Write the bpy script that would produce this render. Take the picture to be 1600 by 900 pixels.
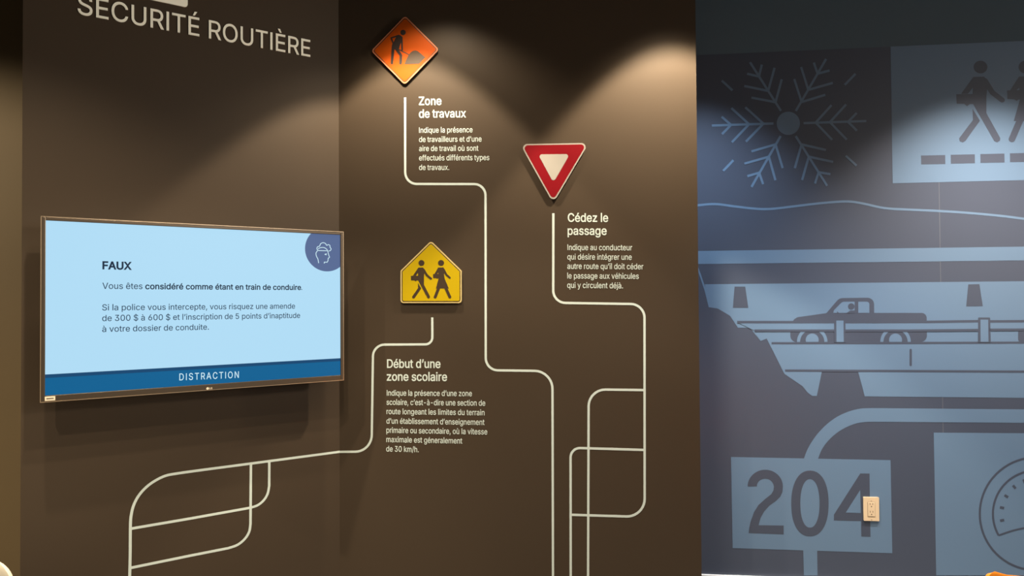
import bpy, bmesh, math
from mathutils import Vector, Matrix
from mathutils.geometry import tessellate_polygon, delaunay_2d_cdt

scene = bpy.context.scene
for o in list(bpy.data.objects):
    bpy.data.objects.remove(o)
COL = scene.collection

# ------------------------------------------------------------------ camera
F_PX = 1098.0
PITCH, ROLL = 0.01640, -0.0065
CAM = Vector((0, 0, 1.36))
cp, sp, cr, sr = math.cos(PITCH), math.sin(PITCH), math.cos(ROLL), math.sin(ROLL)
FWD = Vector((0, cp, sp)); UP0 = Vector((0, -sp, cp)); RT0 = Vector((1, 0, 0))
RIGHT = RT0 * cr + UP0 * sr
UP = UP0 * cr - RT0 * sr
cam_data = bpy.data.cameras.new('camera')
cam_data.sensor_width = 36.0
cam_data.lens = F_PX / 1600.0 * 36.0
cam_data.clip_start = 0.02
cam = bpy.data.objects.new('camera', cam_data)
COL.objects.link(cam)
m = Matrix((RIGHT, UP, -FWD)).transposed().to_4x4()
m.translation = CAM
cam.matrix_world = m
scene.camera = cam

# ------------------------------------------------------------------ view, world, lights
scene.view_settings.view_transform = 'Standard'
scene.view_settings.look = 'None'
scene.view_settings.exposure = 0.45
scene.view_settings.gamma = 1.0
scene.view_settings.use_curve_mapping = False

world = bpy.data.worlds.new('room_ambience')
scene.world = world
world.use_nodes = True
bg = world.node_tree.nodes['Background']
bg.inputs[0].default_value = (1.0, 0.86, 0.68, 1)
bg.inputs[1].default_value = 0.06


def aim(o, target):
    d = Vector(target) - o.location
    o.rotation_euler = d.to_track_quat('-Z', 'Y').to_euler()


def spot(name, loc, target, power, size_deg, blend, col, radius=0.03):
    l = bpy.data.lights.new(name, 'SPOT')
    l.energy = power; l.spot_size = math.radians(size_deg); l.spot_blend = blend
    l.color = col; l.shadow_soft_size = radius
    o = bpy.data.objects.new(name, l); COL.objects.link(o)
    o.location = loc; aim(o, target)
    return o


def area(name, loc, target, power, sx, sy, col):
    l = bpy.data.lights.new(name, 'AREA')
    l.shape = 'RECTANGLE'; l.size = sx; l.size_y = sy
    l.energy = power; l.color = col
    o = bpy.data.objects.new(name, l); COL.objects.link(o)
    o.location = loc; aim(o, target)
    return o


class Wall:
    def __init__(self, origin, yaw_deg):
        y = math.radians(yaw_deg)
        self.O = Vector(origin)
        self.X = Vector((math.cos(y), math.sin(y), 0))
        self.N = Vector((math.sin(y), -math.cos(y), 0))     # towards the room

    def P(self, u, v, n=0.0):
        return self.O + self.X * u + Vector((0, 0, v)) + self.N * n

    def uv(self, px, py, n=0.0):
        d = RIGHT * ((px - 800) / F_PX) - UP * ((py - 450) / F_PX) + FWD
        t = (self.O + self.N * n - CAM).dot(self.N) / d.dot(self.N)
        q = CAM + d * t - self.O
        return (q.dot(self.X), q.z)

    def uvs(self, pts, n=0.0):
        return [self.uv(x, y, n) for x, y in pts]


YL, YC = 34.9, -6.4
TV_OFF = 0.14
yl = math.radians(YL)
nl = Vector((-math.sin(yl), math.cos(yl), 0))
WL = Wall(nl * (2.606 + TV_OFF), YL)
u_, v_ = WL.uv(530, 470)
corner = WL.P(u_, 0); corner.z = 0
WL = Wall(corner, YL)                # u = 0 at the corner, negative to the left
WC = Wall(corner, YC)                # u = 0 at the corner, positive to the right
# mural wall: parallel to the centre wall, set back
yc = math.radians(YC)
WM = Wall(corner + Vector((-math.sin(yc), math.cos(yc), 0)) * 0.62, YC)


CEIL = 2.80
WARM = (1.0, 0.85, 0.63)
COOL = (0.66, 0.83, 1.0)


def downlight(name, W, px, dist, power, half_angle, blend, col, u=None, radius=0.03, z=CEIL - 0.02):
    """recessed or track ceiling lamp shining straight down, dist in front of wall W"""
    if u is None: u = W.uv(px, 300)[0]
    p = W.P(u, z, dist)
    return spot(name, p, (p.x, p.y, 0), power, 2 * half_angle, blend, col, radius)


# row of lamps close to the brown walls (the scallops), a second row behind them
downlight('downlight_over_works_sign', WC, 645, 0.30, 95, 42.5, 0.16, WARM, z=2.66)
downlight('downlight_over_works_sign_spill', WC, 690, 0.30, 20, 58, 0.5, WARM, z=2.66)
downlight('downlight_over_yield_sign', WC, 1048, 0.30, 165, 42.5, 0.20, WARM, z=2.66)
downlight('downlight_over_yield_sign_spill', WC, 1044, 0.30, 12, 48, 0.3, WARM, z=2.66)
downlight('downlight_left_of_screen', WL, 0, 0.78, 95, 52, 0.7, WARM, u=-1.1)
downlight('downlight_before_screen', WL, 0, 1.60, 62, 56, 0.25, WARM, u=-0.6)
downlight('downlight_room_middle', WC, 0, 1.40, 72, 52, 0.25, WARM, u=0.35)
downlight('downlight_room_back', WC, 0, 2.7, 120, 60, 0.4, WARM, u=0.0)
# lamps along the mural
downlight('downlight_mural_left', WM, 1085, 0.50, 130, 46, 0.8, COOL)
downlight('downlight_mural_right', WM, 1535, 0.57, 410, 48.5, 1.0, (1.0, 0.88, 0.76))
downlight('downlight_mural_front', WM, 1400, 1.5, 52, 52, 0.3, (0.9, 0.95, 1.0))
# unseen fill lamp added to brighten the far olive wall
spot('olive_wall_fill', (-3.1, 0.7, 2.6), (-2.12, 2.75, 1.1), 225, 56, 0.5, (1.0, 0.84, 0.6))
# unseen fill lamp added for mural sheen, far behind the camera to the right
area('mural_sheen_fill', (4.6, -2.4, 2.3), (2.0, 3.0, 1.6), 45, 2.0, 1.4, (1.0, 0.95, 0.9))
spot('title_fill_spot', (5.0, 1.1, 2.62), (-0.75, 2.05, 1.9), 560, 32, 0.9, (1.0, 0.88, 0.70), 0.25)  # added unseen fill, lifts the title letters on the left wall


# ------------------------------------------------------------------ materials
def lin(c):
    return tuple(((x / 255) / 12.92 if x / 255 <= 0.04045 else ((x / 255 + 0.055) / 1.055) ** 2.4) for x in c)


def mat(name, rgb, rough=0.5, metal=0.0, spec=0.5, noise=0.0, nscale=30.0, bump=0.0, coat=0.0):
    """rgb: linear base colour; small procedural variation and surface bump."""
    mt = bpy.data.materials.new(name)
    mt.use_nodes = True
    nt = mt.node_tree
    b = nt.nodes['Principled BSDF']
    b.inputs['Base Color'].default_value = (*rgb, 1)
    b.inputs['Roughness'].default_value = rough
    b.inputs['Metallic'].default_value = metal
    b.inputs['Specular IOR Level'].default_value = spec
    b.inputs['Coat Weight'].default_value = coat
    if noise or bump:
        tc = nt.nodes.new('ShaderNodeTexCoord')
        nz = nt.nodes.new('ShaderNodeTexNoise')
        nz.inputs['Scale'].default_value = nscale
        nz.inputs['Detail'].default_value = 4
        nt.links.new(tc.outputs['Object'], nz.inputs['Vector'])
        if noise:
            mr = nt.nodes.new('ShaderNodeMapRange')
            mr.inputs['To Min'].default_value = 1 - noise
            mr.inputs['To Max'].default_value = 1 + noise
            nt.links.new(nz.outputs['Fac'], mr.inputs['Value'])
            mx = nt.nodes.new('ShaderNodeVectorMath'); mx.operation = 'SCALE'
            mx.inputs[0].default_value = rgb
            nt.links.new(mr.outputs['Result'], mx.inputs['Scale'])
            nt.links.new(mx.outputs['Vector'], b.inputs['Base Color'])
        if bump:
            nz2 = nt.nodes.new('ShaderNodeTexNoise')
            nz2.inputs['Scale'].default_value = 420
            nt.links.new(tc.outputs['Object'], nz2.inputs['Vector'])
            bp = nt.nodes.new('ShaderNodeBump')
            bp.inputs['Strength'].default_value = bump
            bp.inputs['Distance'].default_value = 0.001
            nt.links.new(nz2.outputs['Fac'], bp.inputs['Height'])
            nt.links.new(bp.outputs['Normal'], b.inputs['Normal'])
    return mt


def screen_mat(name, srgb, strength=0.732):
    mt = bpy.data.materials.new(name)
    mt.use_nodes = True
    b = mt.node_tree.nodes['Principled BSDF']
    b.inputs['Base Color'].default_value = (0.004, 0.004, 0.005, 1)
    b.inputs['Roughness'].default_value = 0.28
    b.inputs['Specular IOR Level'].default_value = 0.08
    b.inputs['Emission Color'].default_value = (*lin(srgb), 1)
    b.inputs['Emission Strength'].default_value = strength
    return mt


M = {}
M['brown'] = mat('brown_satin_wall_paint', (0.044, 0.031, 0.0205), 0.45, spec=0.14, noise=0.05, nscale=3, bump=0.05)
M['olive'] = mat('olive_brown_wall_paint', (0.12, 0.082, 0.037), 0.6, noise=0.05, nscale=4, bump=0.05)
M['slate'] = mat('slate_wall_paint', (0.070, 0.104, 0.132), 0.6, spec=0.3, noise=0.04, nscale=4, bump=0.05)
M['mural_dark'] = mat('mural_dark_print', (0.044, 0.054, 0.082), 0.42, spec=0.5, noise=0.03, nscale=2, bump=0.05)
M['mural_light'] = mat('mural_pale_blue_print', (0.098, 0.158, 0.240), 0.42, spec=0.5, noise=0.03, nscale=2, bump=0.05)
M['vinyl'] = mat('cream_vinyl_film', (0.455, 0.515, 0.49), 0.5, spec=0.3, noise=0.02)
M['mural_seam'] = mat('mural_sheet_seam', (0.085, 0.095, 0.115), 0.42, noise=0.02)
M['raised'] = mat('white_acrylic_letters', (0.92, 0.92, 0.82), 0.45, spec=0.3, noise=0.02)
M['ceiling'] = mat('ceiling_paint', (0.20, 0.19, 0.17), 0.9, noise=0.03)
M['floor'] = mat('grey_carpet', (0.10, 0.095, 0.09), 0.95, noise=0.25, nscale=120)
M['white_trim'] = mat('white_gloss_trim', (0.6, 0.6, 0.6), 0.35, noise=0.02)
M['orange'] = mat('orange_reflective_sheet', (0.33, 0.050, 0.0), 0.5, spec=0.15, noise=0.02, nscale=300)
M['orange_rim'] = mat('pale_orange_rim', (0.45, 0.16, 0.08), 0.5, spec=0.15, noise=0.02)
M['sign_black'] = mat('sign_black_ink', (0.018, 0.011, 0.009), 0.4, noise=0.02)
M['yellow'] = mat('yellow_reflective_sheet', (0.37, 0.26, 0.001), 0.5, spec=0.15, noise=0.02, nscale=300)
M['yellow_rim'] = mat('pale_yellow_rim', (0.5, 0.38, 0.16), 0.5, spec=0.15, noise=0.02)
M['sign_brown'] = mat('sign_dark_ink', (0.035, 0.020, 0.010), 0.4, noise=0.02)
M['red'] = mat('red_reflective_sheet', (0.135, 0.0, 0.003), 0.5, spec=0.15, noise=0.02, nscale=300)
M['sign_white'] = mat('white_reflective_sheet', (0.245, 0.225, 0.20), 0.5, spec=0.15, noise=0.02)
M['alu'] = mat('aluminium_plate', (0.55, 0.54, 0.52), 0.35, metal=0.9, noise=0.02)
M['bezel'] = mat('bronze_tv_bezel', (0.085, 0.064, 0.045), 0.32, metal=0.7, noise=0.03)
M['bezel_trim'] = mat('champagne_bezel_edge', (0.50, 0.38, 0.26), 0.3, metal=0.8, noise=0.02)
M['tv_black'] = mat('black_tv_plastic', (0.010, 0.010, 0.010), 0.4, noise=0.05)
M['steel'] = mat('dark_bracket_steel', (0.03, 0.03, 0.03), 0.4, metal=0.8, noise=0.05)
M['label'] = mat('paper_label', (0.60, 0.50, 0.38), 0.6, noise=0.03)
M['label_ink'] = mat('label_ink', (0.10, 0.08, 0.06), 0.6, noise=0.03)
M['ivory'] = mat('ivory_outlet_plastic', (0.62, 0.46, 0.29), 0.3, noise=0.02)
M['slot'] = mat('outlet_slot_dark', (0.06, 0.035, 0.02), 0.6, noise=0.03)
M['screw'] = mat('outlet_screw_steel', (0.5, 0.42, 0.3), 0.35, metal=0.8, noise=0.02)
M['chair_white'] = mat('cream_chair_plastic', (0.80, 0.72, 0.56), 0.35, noise=0.02)
M['chair_orange'] = mat('orange_chair_plastic', (0.90, 0.26, 0.02), 0.28, noise=0.02)
M['chrome'] = mat('chrome_tube', (0.6, 0.6, 0.6), 0.18, metal=1.0, noise=0.01)
M['rubber'] = mat('black_rubber', (0.015, 0.015, 0.015), 0.8, noise=0.05)
M['s_bg'] = screen_mat('screen_pale_blue', (176, 220, 245))
M['s_band'] = screen_mat('screen_blue_band', (0, 96, 146))
M['s_band_edge'] = screen_mat('screen_band_edge', (14, 70, 112))
M['s_text'] = screen_mat('screen_navy_text', (38, 62, 86))
M['s_bold'] = screen_mat('screen_dark_text', (12, 38, 62))
M['s_circle'] = screen_mat('screen_slate_circle', (84, 104, 146))
M['s_icon'] = screen_mat('screen_icon_white', (205, 236, 246))


# ------------------------------------------------------------------ mesh helpers
def add_poly(bm, W, pts, n0, n1):
    """flat outline (u,v) raised from n0 to n1 in front of wall W"""
    # drop doubled points, make counter-clockwise
    q = []
    for p in pts:
        if not q or (p[0] - q[-1][0]) ** 2 + (p[1] - q[-1][1]) ** 2 > 1e-12:
            q.append(p)
    if (q[0][0] - q[-1][0]) ** 2 + (q[0][1] - q[-1][1]) ** 2 < 1e-12:
        q.pop()
    a = sum(q[i][0] * q[(i + 1) % len(q)][1] - q[(i + 1) % len(q)][0] * q[i][1] for i in range(len(q)))
    if a < 0:
        q.reverse()
    f = [bm.verts.new(W.P(u, v, n1)) for u, v in q]
    b = [bm.verts.new(W.P(u, v, n0)) for u, v in q]
    for tri in tessellate_polygon([[Vector((u, v, 0)) for u, v in q]]):
        i, j, k = tri
        cr_ = (q[j][0] - q[i][0]) * (q[k][1] - q[i][1]) - (q[k][0] - q[i][0]) * (q[j][1] - q[i][1])
        if cr_ < 0:
            j, k = k, j
        try:
            bm.faces.new((f[i], f[j], f[k]))
            bm.faces.new((b[k], b[j], b[i]))
        except ValueError:
            pass
    L = len(q)
    for i in range(L):
        j = (i + 1) % L
        bm.faces.new((b[i], b[j], f[j], f[i]))


def rounded(pts, r, seg=6):
    """round the corners of a closed outline; r one radius or one per corner"""
    out = []
    n = len(pts)
    for i in range(n):
        p0, p1, p2 = Vector(pts[i - 1]), Vector(pts[i]), Vector(pts[(i + 1) % n])
        rr = r[i] if isinstance(r, (list, tuple)) else r
        out += fillet(p0, p1, p2, rr, seg)
    return out


def fillet(p0, p1, p2, r, seg=8):
    if r <= 0:
        return [tuple(p1)]
    a, b = (p0 - p1), (p2 - p1)
    la, lb = a.length, b.length
    a.normalize(); b.normalize()
    ang = math.acos(max(-1, min(1, a.dot(b))))
    if ang > math.pi - 0.02:
        return [tuple(p1)]
    d = min(r / math.tan(ang / 2), la * 0.499, lb * 0.499)
    rr = d * math.tan(ang / 2)
    c = p1 + (a + b).normalized() * (rr / math.sin(ang / 2))
    s, e = p1 + a * d - c, p1 + b * d - c
    t0 = math.atan2(s.y, s.x); t1 = math.atan2(e.y, e.x)
    dt = t1 - t0
    while dt > math.pi: dt -= 2 * math.pi
    while dt < -math.pi: dt += 2 * math.pi
    return [(c.x + rr * math.cos(t0 + dt * k / seg), c.y + rr * math.sin(t0 + dt * k / seg)) for k in range(seg + 1)]


def open_path(pts, radii, seg=10):
    out = [tuple(pts[0])]
    for i in range(1, len(pts) - 1):
        out += fillet(Vector(pts[i - 1]), Vector(pts[i]), Vector(pts[i + 1]), radii[i - 1], seg)
    out.append(tuple(pts[-1]))
    return out


def smooth(pts, n=6, closed=False):
    """Catmull-Rom through the points"""
    P = [Vector(p) for p in pts]
    out = []
    L = len(P)
    rng = range(L) if closed else range(L - 1)
    for i in rng:
        if closed:
            p0, p1, p2, p3 = P[i - 1], P[i], P[(i + 1) % L], P[(i + 2) % L]
        else:
            p0, p1, p2, p3 = P[max(i - 1, 0)], P[i], P[i + 1], P[min(i + 2, L - 1)]
        for k in range(n):
            t = k / n
            out.append(tuple(0.5 * ((2 * p1) + (p2 - p0) * t + (2 * p0 - 5 * p1 + 4 * p2 - p3) * t * t + (3 * p1 - p0 - 3 * p2 + p3) * t ** 3)))
    if not closed:
        out.append(tuple(P[-1]))
    return out


def ribbon(pts, w, cap='butt', w1=None):
    """outline of a stroke of width w along an open polyline"""
    P = [Vector(p) for p in pts]
    Q = [P[0]]
    for p in P[1:]:
        if (p - Q[-1]).length > 1e-7:
            Q.append(p)
    P = Q
    L = len(P)
    left, right = [], []
    for i in range(L):
        if i == 0: t = P[1] - P[0]
        elif i == L - 1: t = P[-1] - P[-2]
        else:
            t = (P[i] - P[i - 1]).normalized() + (P[i + 1] - P[i]).normalized()
        t = t.normalized()
        nn = Vector((-t.y, t.x))
        ww = w if w1 is None else w + (w1 - w) * i / (L - 1)
        k = 1.0
        if 0 < i < L - 1:
            k = 1.0 / max(0.5, nn.dot(Vector((-(P[i] - P[i - 1]).normalized().y, (P[i] - P[i - 1]).normalized().x))))
        left.append(tuple(P[i] + nn * ww / 2 * k)); right.append(tuple(P[i] - nn * ww / 2 * k))
    def cap_pts(c, frm, ww):
        a0 = math.atan2(frm[1] - c.y, frm[0] - c.x)
        return [(c.x + ww / 2 * math.cos(a0 - math.pi * k / 8), c.y + ww / 2 * math.sin(a0 - math.pi * k / 8)) for k in range(1, 8)]
    if cap == 'round':
        return left + cap_pts(P[-1], left[-1], w if w1 is None else w1) + right[::-1] + cap_pts(P[0], right[0], w)
    return left + right[::-1]


def circle(c, r, n=40, ry=None):
    ry = r if ry is None else ry
    return [(c[0] + r * math.cos(2 * math.pi * k / n), c[1] + ry * math.sin(2 * math.pi * k / n)) for k in range(n)]


def arc(c, r, a0, a1, n=24, ry=None):
    ry = r if ry is None else ry
    return [(c[0] + r * math.cos(math.radians(a0 + (a1 - a0) * k / n)), c[1] + ry * math.sin(math.radians(a0 + (a1 - a0) * k / n))) for k in range(n + 1)]


def clip_rect(pts, u0, u1, v0, v1):
    def clip(ps, inside, inter):
        out = []
        for i in range(len(ps)):
            a, b = ps[i - 1], ps[i]
            if inside(b):
                if not inside(a): out.append(inter(a, b))
                out.append(b)
            elif inside(a): out.append(inter(a, b))
        return out
    def iu(x): return lambda a, b: (x, a[1] + (b[1] - a[1]) * (x - a[0]) / (b[0] - a[0]))
    def iv(y): return lambda a, b: (a[0] + (b[0] - a[0]) * (y - a[1]) / (b[1] - a[1]), y)
    pts = clip(pts, lambda p: p[0] >= u0, iu(u0)); pts = clip(pts, lambda p: p[0] <= u1, iu(u1))
    pts = clip(pts, lambda p: p[1] >= v0, iv(v0)); pts = clip(pts, lambda p: p[1] <= v1, iv(v1))
    return pts


def add_box(bm, W, u0, u1, v0, v1, n0, n1):
    add_poly(bm, W, [(u0, v0), (u1, v0), (u1, v1), (u0, v1)], n0, n1)


def root_loc(p):
    l = Vector((0, 0, 0))
    while p is not None:
        l += p.location; p = p.parent
    return l


def obj(name, bm, material, parent=None, bevel=0.0, smooth_shade=False, subsurf=0):
    """link a bmesh (world coordinates) as ONE mesh object under parent"""
    bm.verts.ensure_lookup_table()
    me = bpy.data.meshes.new(name)
    if parent is None:
        xs = [v.co for v in bm.verts]
        lo = Vector((min(c.x for c in xs), min(c.y for c in xs), min(c.z for c in xs)))
        hi = Vector((max(c.x for c in xs), max(c.y for c in xs), max(c.z for c in xs)))
        org = (lo + hi) / 2
    else:
        org = root_loc(parent)
    bmesh.ops.translate(bm, verts=bm.verts, vec=-org)
    bm.to_mesh(me); bm.free()
    me.materials.append(material)
    if smooth_shade:
        for p in me.polygons: p.use_smooth = True
    o = bpy.data.objects.new(name, me)
    COL.objects.link(o)
    if parent is None: o.location = org
    else: o.parent = parent
    if bevel:
        b = o.modifiers.new('bevel', 'BEVEL'); b.width = bevel; b.segments = 2; b.limit_method = 'ANGLE'
    if subsurf:
        s = o.modifiers.new('subsurf', 'SUBSURF'); s.levels = subsurf; s.render_levels = subsurf
    return o


def tag(o, label, cat, group=None):
    o['label'] = label; o['category'] = cat
    if group: o['group'] = group
    return o


def thing(name, loc, label, cat, group=None):
    o = bpy.data.objects.new(name, None)
    o.empty_display_size = 0.05
    COL.objects.link(o); o.location = loc
    return tag(o, label, cat, group)


def struct(name, bm, material, **k):
    o = obj(name, bm, material, **k); o['kind'] = 'structure'
    return o


def poly_obj(name, W, outlines, n0, n1, material, parent=None):
    bm = bmesh.new()
    for i, p in enumerate(outlines):
        add_poly(bm, W, p, n0, n1 + i * 0.00002)
    return obj(name, bm, material, parent)


def shift_outline(pts, dx, dy):
    """push an outline outwards (solid on the right of travel) to make a heavier letter"""
    n = len(pts); out = []
    for i in range(n):
        p0, p1, p2 = Vector(pts[i - 1]), Vector(pts[i]), Vector(pts[(i + 1) % n])
        d1 = (p1 - p0); d2 = (p2 - p1)
        d1 = d1.normalized() if d1.length else d1; d2 = d2.normalized() if d2.length else d2
        n1 = Vector((-d1.y, d1.x)); n2 = Vector((-d2.y, d2.x))
        k = (n1 + n2) / max(0.45, 1 + n1.dot(n2))
        out.append((p1.x + k.x * dx, p1.y + k.y * dy))
    return out


def text_polys(bm, W, body, p0, p1, cap, bold=0.0, n0=0.0, n1=0.0008, n=0.0, spacing=0.0, only=None):
    """One line of lettering on wall W: baseline from photo point p0 to p1, cap height in pixels at p0."""
    a, b = W.uv(*p0, n), W.uv(*p1, n)
    capm = abs(W.uv(p0[0], p0[1] - cap, n)[1] - a[1])
    contours = []; x = 0.0
    for ch in body:
        adv, data = GLYPHS[ch]
        if data:
            for c in data.split('|'):
                contours.append([(x + int(q.split(',')[0]), int(q.split(',')[1])) for q in c.split()])
        x += adv + spacing
    x0 = min(p[0] for c in contours for p in c) ; x1 = max(p[0] for c in contours for p in c)
    su = (b[0] - a[0]) / (x1 - x0); sv = capm / CAP_H
    bx = bold * sv / su          # keep the stems of squeezed letters as heavy as the bars
    slope = (b[1] - a[1]) / (b[0] - a[0])
    x = 0.0
    for idx, ch in enumerate(body):
        adv, data = GLYPHS[ch]
        if data and (only is None or idx == only):
            verts, tris = glyph_mesh(ch, round(bx, 1), bold)
            def at(v, nn):
                u = (v[0] + x - x0) * su
                return W.P(a[0] + u, a[1] + v[1] * sv + slope * u, nn)
            fv = [bm.verts.new(at(v, n1)) for v in verts]; bv = [bm.verts.new(at(v, n0)) for v in verts]
            used = {}
            for t in tris:
                bm.faces.new([fv[i] for i in t]); bm.faces.new([bv[i] for i in reversed(t)])
                for k in range(3): used[(t[k], t[(k + 1) % 3])] = 1
            for (i, j) in used:
                if (j, i) not in used:
                    bm.faces.new((bv[i], bv[j], fv[j], fv[i]))
            for v in fv + bv:
                if not v.link_faces: bm.verts.remove(v)
        x += adv + spacing


_glyph_cache = {}
def glyph_mesh(ch, bx, by):
    """triangles of one letter: all contours joined, filled where the winding is not zero"""
    key = (ch, bx, by)
    if key in _glyph_cache: return _glyph_cache[key]
    cs = []
    for c in GLYPHS[ch][1].split('|'):
        c = [tuple(float(q) for q in p.split(',')) for p in c.split()]
        cs.append(shift_outline(c, bx, by) if by else c)
    vin, ein = [], []
    for c in cs:
        o = len(vin); vin += [Vector(p) for p in c]
        ein += [(o + i, o + (i + 1) % len(c)) for i in range(len(c))]
    vo, _, fo, *_r = delaunay_2d_cdt(vin, ein, [], 0, 1e-4)
    tris = []
    for f in fo:
        cx = sum(vo[i][0] for i in f) / len(f); cy = sum(vo[i][1] for i in f) / len(f)
        w = 0
        for c in cs:
            for i in range(len(c)):
                (xa, ya), (xb, yb) = c[i], c[(i + 1) % len(c)]
                if (ya <= cy) != (yb <= cy):
                    if xa + (cy - ya) * (xb - xa) / (yb - ya) > cx: w += 1 if yb > ya else -1
        if w: 
            ar = (vo[f[1]][0] - vo[f[0]][0]) * (vo[f[2]][1] - vo[f[0]][1]) - (vo[f[2]][0] - vo[f[0]][0]) * (vo[f[1]][1] - vo[f[0]][1])
            tris.append(tuple(f) if ar > 0 else tuple(reversed(f)))
    _glyph_cache[key] = ([tuple(v) for v in vo], tris)
    return _glyph_cache[key]


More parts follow.
